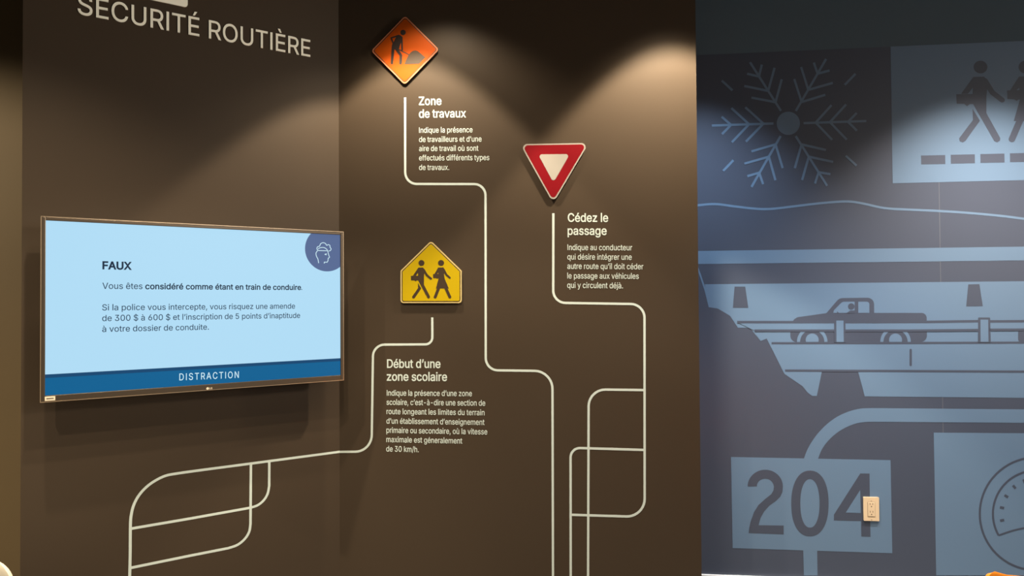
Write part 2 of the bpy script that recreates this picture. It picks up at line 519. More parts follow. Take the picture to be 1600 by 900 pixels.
# letter outlines: advance width and contours, in units of 1/1000
CAP_H = 509
GLYPHS = {
' ': (187, ""),
'$': (446, "202,-74 202,583 244,583 244,-74|224,-9 188,-7 156,-1 128,9 102,23 81,40 64,60 51,83 42,109 38,137 104,137 110,110 123,88 142,71 166,59 194,52 224,49 246,50 267,54 286,60 311,74 329,92 341,114 346,139 342,161 332,179 316,193 296,205 245,222 184,239 145,253 112,269 86,289 67,313 56,341 52,372 54,400 62,425 75,448 92,468 113,484 138,498 165,508 195,514 227,516 259,514 289,508 316,498 340,484 360,468 377,449 390,427 398,403 401,378 337,378 332,402 320,421 302,437 280,449 254,456 225,459 194,456 167,448 145,435 129,418 118,398 115,376 119,352 131,334 148,319 169,308 212,293 264,279 312,264 336,252 359,238 379,220 395,198 402,180 407,161 408,139 406,112 399,87 386,64 370,43 349,25 323,11 294,0 261,-7"),
',': (187, "38,-119 68,71 137,71 84,-119"),
'-': (453, "337,244 337,188 114,188 114,244"),
'.': (187, "95,-4 78,-1 63,9 53,24 50,41 53,59 63,73 78,83 95,87 113,83 128,73 138,59 141,41 138,24 128,9 113,-1"),
'/': (249, "235,533 71,-76 14,-76 178,533"),
'0': (453, "227,-7 191,-3 158,7 130,24 105,48 85,77 69,113 57,155 50,202 48,254 50,306 57,353 69,395 85,431 106,461 130,484 159,502 191,512 227,516 262,512 295,502 323,484 348,461 368,431 384,395 396,353 403,306 405,254 403,202 396,155 384,113 368,77 348,48 323,24 295,7 263,-3|227,50 250,52 271,60 290,74 306,92 320,116 330,144 338,176 342,213 344,254 342,295 338,332 330,365 320,393 306,416 290,435 271,449 250,457 227,460 203,457 182,449 163,435 147,416 134,393 123,365 115,332 111,295 109,254 111,213 115,176 123,144 134,116 147,92 163,74 182,60 203,52"),
'2': (453, "64,0 64,47 234,229 282,282 299,305 311,327 318,348 320,371 317,397 308,419 293,436 273,449 250,457 224,460 196,457 172,447 153,433 139,413 130,390 127,362 66,362 68,391 75,418 86,442 102,464 121,482 143,496 168,507 196,513 225,516 254,513 281,507 306,497 328,482 346,465 361,445 372,423 379,398 381,372 378,345 371,318 363,299 351,280 336,259 267,180 153,60 153,57 389,57 389,0"),
'3': (453, "218,-7 188,-5 159,1 133,10 108,22 88,38 70,57 57,79 48,104 44,132 109,132 115,107 126,87 144,71 165,59 191,52 219,50 248,53 275,61 297,74 315,93 325,116 329,145 326,172 316,196 299,217 275,234 254,241 229,246 201,248 157,248 157,299 288,448 288,452 70,452 70,509 372,509 372,461 211,278 211,289 247,290 279,286 308,276 333,262 354,244 371,222 383,198 391,173 393,145 390,116 383,90 370,66 354,45 333,27 309,12 281,2 251,-5"),
'4': (453, "40,105 40,158 247,509 311,509 109,166 109,163 413,163 413,105|282,0 282,121 282,146 282,318 343,318 343,0"),
'5': (453, "221,-7 192,-5 165,1 140,11 118,25 99,41 83,60 71,82 63,105 60,130 122,130 127,108 138,89 154,73 173,60 196,52 221,50 250,53 276,64 298,82 314,104 324,131 328,162 326,183 321,203 314,221 297,244 275,262 248,273 218,277 192,275 167,268 145,258 128,246 67,253 96,509 366,509 366,452 151,452 134,301 136,301 155,315 178,325 203,331 229,334 252,332 274,328 294,321 313,311 330,299 345,285 358,269 370,251 379,231 386,210 390,187 391,163 388,132 381,102 369,76 352,52 332,32 309,15 282,3 253,-4"),
'6': (453, "226,-7 196,-4 168,3 142,15 119,31 100,51 84,74 73,101 66,130 64,162 65,187 71,212 80,239 93,268 112,302 137,340 252,509 322,509 151,261 145,261 154,275 165,288 179,299 196,307 214,312 235,314 265,312 291,305 316,295 337,280 355,262 370,240 380,215 387,187 389,157 387,127 379,98 368,73 352,50 333,30 310,14 284,3 257,-4|226,48 254,52 279,63 299,79 314,101 324,128 327,157 324,187 314,213 299,235 279,251 254,262 226,265 198,262 174,252 153,235 138,214 128,188 125,158 128,128 138,102 153,79 174,63 198,52"),
'A': (479, "16,0 201,509 276,509 463,0 395,0 287,302 264,372 232,478 245,478 213,371 191,302 85,0|110,142 110,199 370,199 370,142"),
'C': (510, "267,-7 225,-3 186,7 150,25 119,49 92,79 70,115 53,157 44,203 40,254 44,305 53,352 70,393 92,429 119,459 150,484 186,501 225,512 267,516 293,514 317,511 340,504 362,496 383,485 402,471 419,456 435,438 448,418 459,397 467,373 473,348 408,348 401,373 389,395 375,413 357,428 337,440 315,449 292,454 267,456 237,453 209,445 184,432 161,414 141,391 125,364 113,332 106,295 103,254 106,213 113,177 125,145 141,117 161,94 184,76 210,63 237,56 267,53 292,55 315,60 337,69 357,81 375,96 389,114 401,136 408,160 473,160 467,135 459,112 448,91 435,71 420,53 402,38 383,24 363,13 341,5 317,-2 293,-6"),
'D': (502, "219,0 96,0 96,57 215,57 254,60 288,68 318,81 343,99 363,122 379,149 390,181 397,216 399,255 397,294 390,329 379,361 364,388 344,410 320,428 291,441 258,449 221,452 93,452 93,509 225,509 273,505 315,495 353,478 385,455 412,426 433,391 449,351 458,306 462,255 458,205 449,159 433,119 411,83 384,54 351,31 312,14 268,3|125,509 125,0 60,0 60,509"),
'E': (418, "60,0 60,509 372,509 372,452 125,452 125,286 355,286 355,229 125,229 125,57 375,57 375,0"),
'F': (410, "60,0 60,509 369,509 369,452 125,452 125,278 346,278 346,221 125,221 125,0"),
'G': (520, "269,-7 225,-3 185,7 149,25 118,49 91,79 69,116 53,157 43,203 40,254 43,305 53,352 69,393 91,429 117,459 149,484 184,501 223,512 265,516 291,514 316,510 340,504 363,494 384,483 403,469 421,453 436,436 449,416 460,395 468,373 474,349 408,349 399,372 387,393 373,411 356,427 337,439 315,448 291,454 265,456 236,453 209,445 183,432 160,414 141,392 125,364 113,332 106,295 103,254 106,213 113,177 125,145 141,117 161,95 184,76 210,63 238,56 269,53 296,55 322,61 345,71 365,85 382,102 396,123 407,147 413,173 415,202 434,199 283,199 283,256 478,256 478,200 475,160 466,124 451,91 431,62 406,38 377,19 344,5 308,-4"),
'I': (185, "60,0 60,509 125,509 125,0"),
'L': (393, "60,0 60,509 125,509 125,57 361,57 361,0"),
'N': (523, "60,0 60,509 136,509 343,183 363,151 388,107 414,55 405,54 401,108 399,157 399,195 399,509 463,509 463,0 387,0 202,290 177,331 148,381 108,452 119,454 122,384 124,328 125,291 125,0"),
'O': (533, "267,-7 225,-3 186,7 150,25 119,49 92,79 70,115 53,157 44,203 40,254 44,305 53,352 70,393 92,429 119,459 150,484 186,501 225,512 267,516 309,512 348,501 384,484 415,459 442,429 464,393 480,352 490,305 493,254 490,203 480,157 464,115 442,79 415,49 384,25 348,7 309,-3|267,53 296,55 324,63 349,76 372,94 392,116 408,144 420,176 428,213 430,254 428,295 420,332 408,365 392,392 372,415 349,433 324,446 296,453 267,456 237,453 210,445 184,433 161,415 142,392 125,364 113,332 106,295 103,254 106,213 113,176 125,144 142,117 161,94 184,76 210,63 237,55"),
'R': (449, "60,0 60,509 236,509 273,506 305,500 333,489 356,473 376,455 390,433 401,408 407,381 409,352 407,323 401,296 390,271 376,250 356,232 333,217 305,206 273,200 236,198 96,198 96,255 234,255 258,256 280,260 298,267 319,281 334,300 342,324 345,352 342,380 334,405 319,425 298,440 279,446 258,451 233,452 125,452 125,0|353,0 230,229 303,229 428,0"),
'S': (446, "224,-9 188,-7 156,-1 128,9 102,23 81,40 64,60 51,83 42,109 38,137 104,137 110,110 123,88 142,71 166,59 194,52 224,49 246,50 267,54 286,60 311,74 329,92 341,114 346,139 342,161 332,179 316,193 296,205 245,222 184,239 145,253 112,269 86,289 67,313 56,341 52,372 54,400 62,425 75,448 92,468 113,484 138,498 165,508 195,514 227,516 259,514 289,508 316,498 340,484 360,468 377,449 390,427 398,403 401,378 337,378 332,402 320,421 302,437 280,449 254,456 225,459 194,456 167,448 145,435 129,418 118,398 115,376 119,352 131,334 148,319 169,308 212,293 264,279 312,264 336,252 359,238 379,220 395,198 402,180 407,161 408,139 406,112 399,87 386,64 370,43 349,25 323,11 294,0 261,-7"),
'T': (448, "32,452 32,509 417,509 417,452 257,452 257,0 193,0 193,452"),
'U': (517, "259,-8 220,-6 186,2 154,15 126,33 103,55 85,80 71,108 63,140 60,173 60,509 124,509 124,178 126,155 132,133 141,113 153,95 169,80 187,68 208,59 232,53 259,52 285,53 309,59 331,68 349,80 364,95 377,113 385,133 391,155 393,178 393,509 457,509 457,173 454,140 446,108 433,80 414,55 391,33 363,15 332,2 297,-6"),
'V': (479, "204,0 16,509 84,509 192,206 215,137 248,31 235,31 267,138 290,206 395,509 463,509 278,0"),
'X': (474, "18,0 217,284 217,236 29,509 104,509 178,400 204,361 223,329 243,292 232,292 252,329 272,361 298,400 374,509 446,509 259,239 259,287 456,0 382,0 292,129 268,165 250,195 230,231 244,231 225,196 206,166 182,129 91,0"),
'Z': (438, "42,0 42,46 273,385 306,431 341,476 348,454 285,452 223,452 40,452 40,509 397,509 397,462 169,129 134,81 97,33 90,54 152,57 214,57 399,57 399,0"),
'a': (389, "160,-9 137,-7 115,-3 94,5 76,15 60,29 48,45 38,63 32,84 30,108 34,138 43,161 58,179 78,193 100,203 125,211 178,220 234,227 252,230 265,235 273,243 276,255 276,257 273,279 267,297 256,311 240,322 220,329 196,331 171,329 149,322 132,313 118,301 107,288 100,274 41,291 51,313 64,331 79,346 95,358 114,368 133,375 153,380 173,383 194,384 239,379 263,372 286,360 306,343 322,320 330,301 335,278 337,251 337,0 277,0 277,52 272,52 252,25 236,12 215,1 190,-6|170,45 202,49 228,59 248,74 263,93 272,115 276,138 276,190 259,182 231,176 200,171 175,168 134,159 117,150 103,139 95,124 92,105 94,87 102,72 114,61 130,52 149,47"),
'b': (424, "229,-8 198,-5 172,4 153,17 138,31 118,59 112,59 112,0 53,0 53,509 114,509 114,319 118,319 137,346 152,360 171,373 197,381 229,384 259,382 287,374 313,361 335,342 354,320 370,293 381,261 388,227 390,189 388,151 381,116 370,84 355,57 336,34 313,16 288,3 260,-6|220,47 242,49 262,55 279,66 294,80 306,97 316,117 323,139 327,163 328,189 327,215 323,239 316,261 307,281 295,298 280,311 262,322 243,328 220,330 198,328 178,322 161,312 147,299 134,282 125,263 118,241 114,216 113,189 114,162 118,138 125,115 135,95 147,78 162,65 179,55 198,49"),
'c': (395, "207,-8 174,-5 144,3 117,16 93,35 72,58 56,85 44,116 37,150 34,187 37,225 44,260 56,291 72,318 93,341 117,360 144,374 174,382 207,384 234,383 260,377 284,368 305,356 324,341 340,322 353,301 362,277 303,262 290,289 270,311 242,325 207,330 184,328 163,321 145,310 130,296 118,278 108,258 102,236 98,212 96,187 98,163 102,139 108,117 118,97 130,80 145,66 163,55 184,49 207,46 243,52 271,66 292,89 304,117 363,102 354,78 341,56 325,37 306,21 285,9 261,-1 235,-6"),
'd': (424, "195,-8 165,-6 137,3 111,16 89,34 70,57 55,84 43,116 36,151 34,189 36,227 43,261 55,293 70,320 89,342 112,361 137,374 165,382 196,384 228,381 253,373 272,360 287,346 306,319 311,319 311,509 372,509 372,0 313,0 313,59 307,59 287,31 272,17 252,4 227,-5|205,47 226,49 246,55 263,65 278,78 290,95 299,115 306,138 310,162 312,189 310,216 306,241 300,263 290,282 278,299 263,312 246,322 227,328 205,330 182,328 162,322 145,311 130,298 118,281 108,261 102,239 98,215 96,189 98,163 102,139 109,117 118,97 130,80 145,66 162,55 182,49"),
'e': (404, "212,-8 177,-5 145,3 117,16 92,35 72,58 56,85 44,116 37,150 34,187 36,224 44,258 55,290 71,317 91,340 115,359 142,373 172,382 205,384 226,383 246,380 266,374 285,366 303,355 319,341 334,324 347,305 357,282 365,256 370,227 371,194 371,169 75,169 75,221 338,221 310,202 308,226 304,248 298,269 283,294 263,314 237,326 205,330 183,328 164,323 146,313 125,294 109,270 99,241 96,211 96,178 98,151 102,127 110,106 121,88 135,73 151,61 169,53 190,48 212,46 234,48 254,53 271,61 285,73 297,88 306,105 365,91 353,63 335,39 320,26 302,14 283,4 261,-3 237,-7"),
'f': (253, "228,379 228,327 6,327 6,379|81,0 81,432 84,461 96,486 113,505 135,519 161,527 187,530 222,527 243,521 227,468 215,472 195,474 171,470 154,460 145,443 142,419 142,0"),
'g': (425, "207,-151 180,-149 156,-146 134,-140 105,-127 82,-110 64,-91 51,-69 101,-41 122,-66 136,-78 154,-88 178,-95 207,-97 236,-95 261,-87 282,-75 298,-58 308,-34 311,-6 311,68 306,68 287,41 272,28 252,16 227,8 195,5 165,7 138,14 113,27 90,43 71,65 55,90 43,120 36,154 34,191 36,229 43,263 55,293 71,320 90,342 112,361 138,374 166,382 196,384 228,382 253,373 273,360 288,346 308,319 313,319 313,379 372,379 372,-9 370,-40 363,-67 350,-90 334,-109 314,-124 291,-136 265,-144 237,-149|205,59 227,61 246,66 264,75 285,95 300,121 307,142 311,166 312,193 311,219 307,242 300,264 291,283 279,299 264,312 247,322 227,328 205,330 182,328 163,322 145,312 130,298 118,282 109,262 102,241 98,218 96,193 98,167 102,144 109,123 124,96 145,76 163,66 183,61"),
'h': (410, "114,227 114,0 53,0 53,509 114,509 114,287 102,287 116,319 132,344 152,362 175,374 200,382 227,384 252,383 275,377 295,369 313,356 328,340 341,321 350,298 355,271 357,240 357,0 296,0 296,235 293,263 286,286 273,304 256,318 235,326 210,329 184,326 161,317 141,303 126,283 117,257"),
'i': (166, "53,0 53,379 114,379 114,0|84,443 67,446 54,455 44,468 41,483 44,499 54,512 67,521 84,524 100,521 114,512 123,499 126,483 123,468 114,455 100,446"),
'j': (166, "53,379 114,379 114,-30 112,-52 108,-72 102,-90 86,-113 65,-129 47,-137 27,-141 4,-143 -10,-143 -10,-87 2,-87 25,-83 40,-72 50,-54 53,-29|83,443 67,446 53,455 44,468 41,483 44,499 53,512 67,521 83,524 100,521 114,512 123,499 126,483 123,468 114,455 100,446"),
'k': (380, "110,137 110,212 121,212 284,379 360,379 184,199 177,199|53,0 53,509 114,509 114,0|294,0 148,186 191,229 372,0"),
'l': (168, "52,0 52,527 116,527 116,0"),
'm': (609, "53,0 53,379 112,379 112,295 108,295 118,323 132,346 151,363 172,376 195,384 219,386 245,383 268,375 287,361 303,342 314,320 321,295 312,295 322,321 337,343 357,361 381,375 407,383 437,386 458,385 478,380 497,372 514,361 529,346 541,328 550,307 555,283 557,255 557,0 496,0 496,254 493,279 485,298 473,313 447,326 419,330 395,328 374,320 358,307 345,290 338,270 335,247 335,0 274,0 274,260 269,288 253,311 229,326 199,330 178,328 158,320 140,307 126,289 117,266 114,238 114,0"),
'n': (409, "114,227 114,0 53,0 53,379 112,379 112,287 102,287 116,319 132,344 152,362 175,374 200,382 227,384 252,383 275,377 295,369 313,356 328,340 341,321 350,298 355,271 357,240 357,0 296,0 296,235 293,263 286,286 273,304 256,318 235,326 210,329 184,326 161,317 141,303 126,283 117,257"),
'o': (415, "207,-8 174,-5 144,3 117,16 93,35 72,58 56,85 44,116 37,150 34,187 37,225 44,260 56,291 72,318 93,341 117,360 144,374 174,382 207,384 241,382 271,374 299,360 323,341 343,318 359,291 371,260 379,225 381,187 379,150 371,116 359,85 343,58 323,35 299,16 271,3 241,-5|207,46 231,49 252,55 270,66 285,80 298,97 307,117 314,139 318,163 319,187 318,212 314,236 307,258 298,278 285,296 270,310 252,321 231,328 207,330 184,328 163,321 145,310 130,296 118,278 108,258 102,236 98,212 96,187 98,163 102,139 108,117 118,97 130,80 145,66 163,55 184,49"),
'p': (424, "53,-143 53,379 112,379 112,319 118,319 137,346 152,360 171,373 197,381 229,384 259,382 287,374 313,361 335,342 354,320 370,293 381,261 388,227 390,189 388,151 381,116 370,84 355,57 336,34 313,16 288,3 260,-6 229,-8 198,-5 173,4 153,17 138,31 118,59 114,59 114,-143|220,47 242,49 262,55 279,66 294,80 306,97 316,117 323,139 327,163 328,189 327,215 323,239 316,261 307,281 295,298 280,311 262,322 243,328 220,330 198,328 178,322 161,312 147,299 134,282 125,263 118,241 114,216 113,189 114,162 118,138 125,115 135,95 147,78 162,65 179,55 198,49"),
'q': (424, "372,-143 311,-143 311,59 306,59 287,31 272,17 252,4 227,-5 195,-8 165,-6 137,3 111,16 89,34 70,57 55,84 43,116 36,151 34,189 36,227 43,261 55,293 70,320 89,342 112,361 137,374 165,382 196,384 228,381 253,373 272,360 287,346 307,319 313,319 313,379 372,379|205,47 226,49 246,55 263,65 278,78 290,95 299,115 306,138 310,162 312,189 310,216 306,241 300,263 290,282 278,299 263,312 246,322 227,328 205,330 182,328 162,322 145,311 130,298 118,281 108,261 102,239 98,215 96,189 98,163 102,139 109,117 118,97 130,80 145,66 162,55 182,49"),
'r': (259, "53,0 53,379 112,379 112,321 115,321 130,347 152,367 171,377 191,383 213,385 229,384 243,384 243,322 230,324 207,326 182,323 159,315 140,301 126,284 117,262 114,237 114,0"),
's': (365, "182,-8 157,-7 133,-3 112,3 93,12 76,24 62,38 50,54 41,73 36,94 94,107 105,79 124,60 150,49 181,45 206,47 227,53 244,62 262,81 268,103 265,121 254,136 237,147 212,155 149,170 118,180 92,192 72,208 58,227 50,249 47,274 49,295 55,314 65,332 79,347 95,360 115,370 137,378 161,383 187,384 212,383 234,379 254,372 279,358 299,339 314,316 324,290 268,277 258,298 243,316 219,328 187,333 156,329 131,317 114,299 109,277 112,258 124,243 144,232 172,223 229,209 261,200 287,187 306,171 320,153 328,131 331,107 329,85 323,65 312,47 298,31 281,18 260,6 236,-2 210,-7"),
't': (227, "204,379 204,327 6,327 6,379|65,471 126,471 126,98 128,76 136,61 150,53 170,50 185,51 202,54 213,2 192,-3 168,-4 138,-1 113,7 92,21 77,41 68,64 65,93"),
'u': (410, "182,-5 158,-3 135,2 115,11 97,23 82,39 69,59 60,82 54,109 53,139 53,379 114,379 114,144 116,117 124,94 137,75 154,61 175,53 200,50 226,53 249,62 268,77 283,97 293,122 296,153 296,379 357,379 357,0 298,0 298,92 307,92 294,60 277,35 257,17 234,5 209,-3"),
'v': (389, "163,0 17,379 84,379 165,155 187,87 206,21 184,21 203,87 224,155 305,379 371,379 226,0"),
'x': (378, "21,0 171,218 171,171 29,379 100,379 147,306 179,253 207,206 175,206 202,253 233,306 282,379 352,379 209,169 209,214 358,0 287,0 231,85 200,136 173,182 205,182 178,136 148,85 91,0"),
'y': (389, "47,-139 61,-86 71,-87 88,-90 104,-89 118,-84 130,-74 141,-58 151,-36 163,-1 17,379 84,379 165,155 187,87 206,21 184,21 202,87 224,155 305,379 371,379 204,-58 191,-85 177,-107 159,-124 139,-136 117,-143 91,-145 65,-143"),
'z': (380, "42,0 42,46 254,320 254,323 48,323 48,379 333,379 333,331 126,60 126,56 339,56 339,0"),
'È': (418, "60,0 60,509 372,509 372,452 125,452 125,286 355,286 355,229 125,229 125,57 375,57 375,0|194,558 128,659 196,659 244,558"),
'É': (418, "60,0 60,509 372,509 372,452 125,452 125,286 355,286 355,229 125,229 125,57 375,57 375,0|191,558 239,659 307,659 241,558"),
'à': (389, "160,-9 137,-7 115,-3 94,5 76,15 60,29 48,45 38,63 32,84 30,108 34,138 43,161 58,179 78,193 100,203 125,211 178,220 234,227 252,230 265,235 273,243 276,255 276,257 273,279 267,297 256,311 240,322 220,329 196,331 171,329 149,322 132,313 118,301 107,288 100,274 41,291 51,313 64,331 79,346 95,358 114,368 133,375 153,380 173,383 194,384 239,379 263,372 286,360 306,343 322,320 330,301 335,278 337,251 337,0 277,0 277,52 272,52 252,25 236,12 215,1 190,-6|170,45 202,49 228,59 248,74 263,93 272,115 276,138 276,190 259,182 231,176 200,171 175,168 134,159 117,150 103,139 95,124 92,105 94,87 102,72 114,61 130,52 149,47|165,429 99,529 168,529 215,429"),
'é': (404, "212,-8 177,-5 145,3 117,16 92,35 72,58 56,85 44,116 37,150 34,187 36,224 44,258 55,290 71,317 91,340 115,359 142,373 172,382 205,384 226,383 246,380 266,374 285,366 303,355 319,341 334,324 347,305 357,282 365,256 370,227 371,194 371,169 75,169 75,221 338,221 310,202 308,226 304,248 298,269 283,294 263,314 237,326 205,330 183,328 164,323 146,313 125,294 109,270 99,241 96,211 96,178 98,151 102,127 110,106 121,88 135,73 151,61 169,53 190,48 212,46 234,48 254,53 271,61 285,73 297,88 306,105 365,91 353,63 335,39 320,26 302,14 283,4 261,-3 237,-7|177,429 225,529 293,529 227,429"),
'ê': (404, "212,-8 177,-5 145,3 117,16 92,35 72,58 56,85 44,116 37,150 34,187 36,224 44,258 55,290 71,317 91,340 115,359 142,373 172,382 205,384 226,383 246,380 266,374 285,366 303,355 319,341 334,324 347,305 357,282 365,256 370,227 371,194 371,169 75,169 75,221 338,221 310,202 308,226 304,248 298,269 283,294 263,314 237,326 205,330 183,328 164,323 146,313 125,294 109,270 99,241 96,211 96,178 98,151 102,127 110,106 121,88 135,73 151,61 169,53 190,48 212,46 234,48 254,53 271,61 285,73 297,88 306,105 365,91 353,63 335,39 320,26 302,14 283,4 261,-3 237,-7|155,435 95,435 95,438 175,529 233,529 313,438 313,435 252,435 204,495"),
'ù': (410, "182,-5 158,-3 135,2 115,11 97,23 82,39 69,59 60,82 54,109 53,139 53,379 114,379 114,144 116,117 124,94 137,75 154,61 175,53 200,50 226,53 249,62 268,77 283,97 293,122 296,153 296,379 357,379 357,0 298,0 298,92 307,92 294,60 277,35 257,17 234,5 209,-3|181,429 115,529 183,529 231,429"),
'’': (177, "52,318 82,509 151,509 98,318"),
}


# ------------------------------------------------------------------ the setting
# left brown wall, a slab with its free edge on the left
uL = WL.uv(33.5, 470)[0]
bm = bmesh.new(); add_box(bm, WL, uL, 0.0, 0, CEIL, -0.14, 0)
struct('wall_left', bm, M['brown'])
uR = WC.uv(1091.5, 460)[0]
bm = bmesh.new()
fr = [WC.P(0, 0), WC.P(uR, 0), WC.P(uR, 0, -0.60), WC.P(0.1, 0, -0.60), WC.P(0.1, 0, -0.14), WC.P(0.02, 0, -0.14)]
lo = [bm.verts.new(p) for p in fr]; hi = [bm.verts.new(p + Vector((0, 0, CEIL))) for p in fr]
for i in range(len(fr)):
    j = (i + 1) % len(fr); bm.faces.new((lo[i], lo[j], hi[j], hi[i]))
bm.faces.new(lo[::-1]); bm.faces.new(hi)
bmesh.ops.recalc_face_normals(bm, faces=bm.faces)
struct('wall_back', bm, M['brown'])
bm = bmesh.new(); add_box(bm, WM, 0.3, 4.2, 0, CEIL, -0.12, 0)
struct('wall_right', bm, M['slate'])
# olive wall seen past the free edge of the left wall
WS = Wall((-2.6, 2.62, 0), 20)
bm = bmesh.new(); add_box(bm, WS, -2.0, 1.25, 0, CEIL, -0.12, 0)
struct('wall_side', bm, M['olive'])
bm = bmesh.new()
W0 = Wall((0, 0, 0), 0)
for nm, z0, z1, mt in (('floor', -0.1, 0.0, M['floor']), ('ceiling', CEIL, CEIL + 0.1, M['ceiling'])):
    bm = bmesh.new(); add_box(bm, W0, -5.2, 5.2, z0, z1, -5.0, 3.0)
    struct(nm, bm, mt)
# white baseboard under the mural
vB = WM.uv(1110, 898.6, 0.014)[1]
bm = bmesh.new(); add_box(bm, WM, 0.95, 4.2, 0, vB, 0.0, 0.014)
struct('baseboard_right', bm, M['white_trim'], bevel=0.003)

# ------------------------------------------------------------------ television
uT0, vT1 = WL.uv(64.9, 338.3, TV_OFF)
TW, TH = 0.972, 0.572
uT1, vT0 = uT0 + TW, vT1 - TH
tv = thing('television', WL.P((uT0 + uT1) / 2, vT0, 0), 'flat television on the angled brown wall showing a pale blue quiz answer', 'television')
SC = (uT0 + 0.011, uT1 - 0.010, vT0 + 0.019, vT1 - 0.011)
bm = bmesh.new()
add_box(bm, WL, uT0, SC[0], vT0, vT1, TV_OFF - 0.030, TV_OFF)
add_box(bm, WL, SC[1], uT1, vT0, vT1, TV_OFF - 0.030, TV_OFF)
add_box(bm, WL, SC[0], SC[1], SC[3], vT1, TV_OFF - 0.030, TV_OFF)
add_box(bm, WL, SC[0], SC[1], vT0, SC[2], TV_OFF - 0.030, TV_OFF)
obj('bezel', bm, M['bezel'], tv, bevel=0.0015)
bm = bmesh.new()
e_ = 0.0016
add_box(bm, WL, uT0 - e_, uT0, vT0 - e_, vT1 + e_, TV_OFF - 0.030, TV_OFF + 0.0006)
add_box(bm, WL, uT1, uT1 + e_, vT0 - e_, vT1 + e_, TV_OFF - 0.030, TV_OFF + 0.0006)
add_box(bm, WL, uT0, uT1, vT1, vT1 + e_, TV_OFF - 0.030, TV_OFF + 0.0006)
add_box(bm, WL, uT0, uT1, vT0 - e_, vT0, TV_OFF - 0.030, TV_OFF + 0.0006)
obj('bezel_edge', bm, M['bezel_trim'], tv)
bm = bmesh.new()
add_box(bm, WL, uT0 + 0.004, uT1 - 0.004, vT0 + 0.004, vT1 - 0.004, TV_OFF - 0.040, TV_OFF - 0.012)
add_box(bm, WL, uT0 + 0.12, uT1 - 0.12, vT0 + 0.03, vT1 - 0.16, TV_OFF - 0.068, TV_OFF - 0.038)
obj('rear_housing', bm, M['tv_black'], tv, bevel=0.004)
bm = bmesh.new()
um = (uT0 + uT1) / 2
add_box(bm, WL, um - 0.22, um + 0.22, vT0 + 0.16, vT0 + 0.40, 0.0005, 0.012)
add_box(bm, WL, um - 0.05, um + 0.05, vT0 + 0.22, vT0 + 0.34, 0.010, 0.060)
for s in (-0.15, 0.15):
    add_box(bm, WL, um + s - 0.015, um + s + 0.015, vT0 + 0.10, vT0 + 0.42, 0.045, TV_OFF - 0.064)
obj('wall_bracket', bm, M['steel'], tv)
NS = TV_OFF - 0.006
bm = bmesh.new(); add_box(bm, WL, *SC, NS - 0.005, NS)
scr = obj('screen', bm, M['s_bg'], tv)
vb = WL.uv(300, 572.5, NS)[1]
bm = bmesh.new(); add_box(bm, WL, SC[0], SC[1], SC[2], vb, NS, NS + 0.0004)
obj('blue_banner', bm, M['s_band'], scr)
bm = bmesh.new(); add_box(bm, WL, SC[0], SC[1], vb - 0.011, vb, NS + 0.0004, NS + 0.0006)
obj('banner_edge', bm, M['s_band_edge'], scr)
# round badge in the corner
cc = WL.uv(510.6, 389.7, NS); rc = abs(WL.uv(510.6, 424.1, NS)[1] - cc[1])
poly_obj('badge_circle', WL, [clip_rect(circle(cc, rc, 64), *SC)], NS, NS + 0.0005, M['s_circle'], scr)
def z9(pts): return WL.uvs([(460 + x / 9, 340 + y / 9) for x, y in pts], NS)
lines = [
    smooth([(480, 470), (505, 463), (515, 438), (500, 418), (498, 392), (475, 380), (453, 390), (435, 364), (400, 353), (366, 370), (354, 400), (324, 412), (316, 440), (332, 462)]),
    [(332, 463), (400, 465), (457, 466)],
    smooth([(332, 440), (360, 425), (405, 420), (440, 434), (460, 455), (470, 482), (480, 520), (494, 560)]),
    [(494, 560), (474, 572), (471, 608), (460, 627), (420, 626), (418, 646)],
    smooth([(325, 465), (303, 500), (310, 545), (330, 585), (340, 640)]),
    [(425, 517), (440, 513), (452, 508)], [(425, 518), (440, 521), (452, 523)],
]
poly_obj('head_icon', WL, [ribbon(z9(l), 0.0026) for l in lines], NS + 0.0005, NS + 0.0009, M['s_icon'], scr)
def scr_text(name, rows, material):
    for body, p0, p1, cap, bold, spc in rows:
        bm = bmesh.new()
        text_polys(bm, WL, body, p0, p1, cap, bold, NS + 0.0005, NS + 0.0009, NS, spc)
        obj(name, bm, material, scr)
scr_text('answer_heading', [('FAUX', (160.7, 420.3), (204.7, 421.2), 11.6, 28, 0)], M['s_bold'])
scr_text('answer_bold_text', [('considéré comme étant en train de conduire', (227.2, 451.7), (470, 453.0), 9.0, 17, 0)], M['s_bold'])
scr_text('answer_text', [
    ('Vous êtes', (160, 451.3), (222.5, 451.6), 9.6, 4, 0), ('.', (470.7, 453.0), (472.0, 453.0), 8.8, 0, 0),
    ('Si la police vous intercepte, vous risquez une amende', (159.7, 485.0), (460.8, 482.2), 9.4, 4, 0),
    ('de 300 $ à 600 $ et l’inscription de 5 points d’inaptitude', (159.7, 501.7), (468.7, 496.7), 9.4, 4, 0),
    ('à votre dossier de conduite.', (159.7, 518.7), (326.2, 515.0), 9.4, 4, 0)], M['s_text'])
bm = bmesh.new()
text_polys(bm, WL, 'DISTRACTION', (280.2, 594.3), (373, 590.3), 10.6, 4, NS + 0.0007, NS + 0.0011, NS, 110)
obj('banner_text', bm, M['s_icon'], scr)
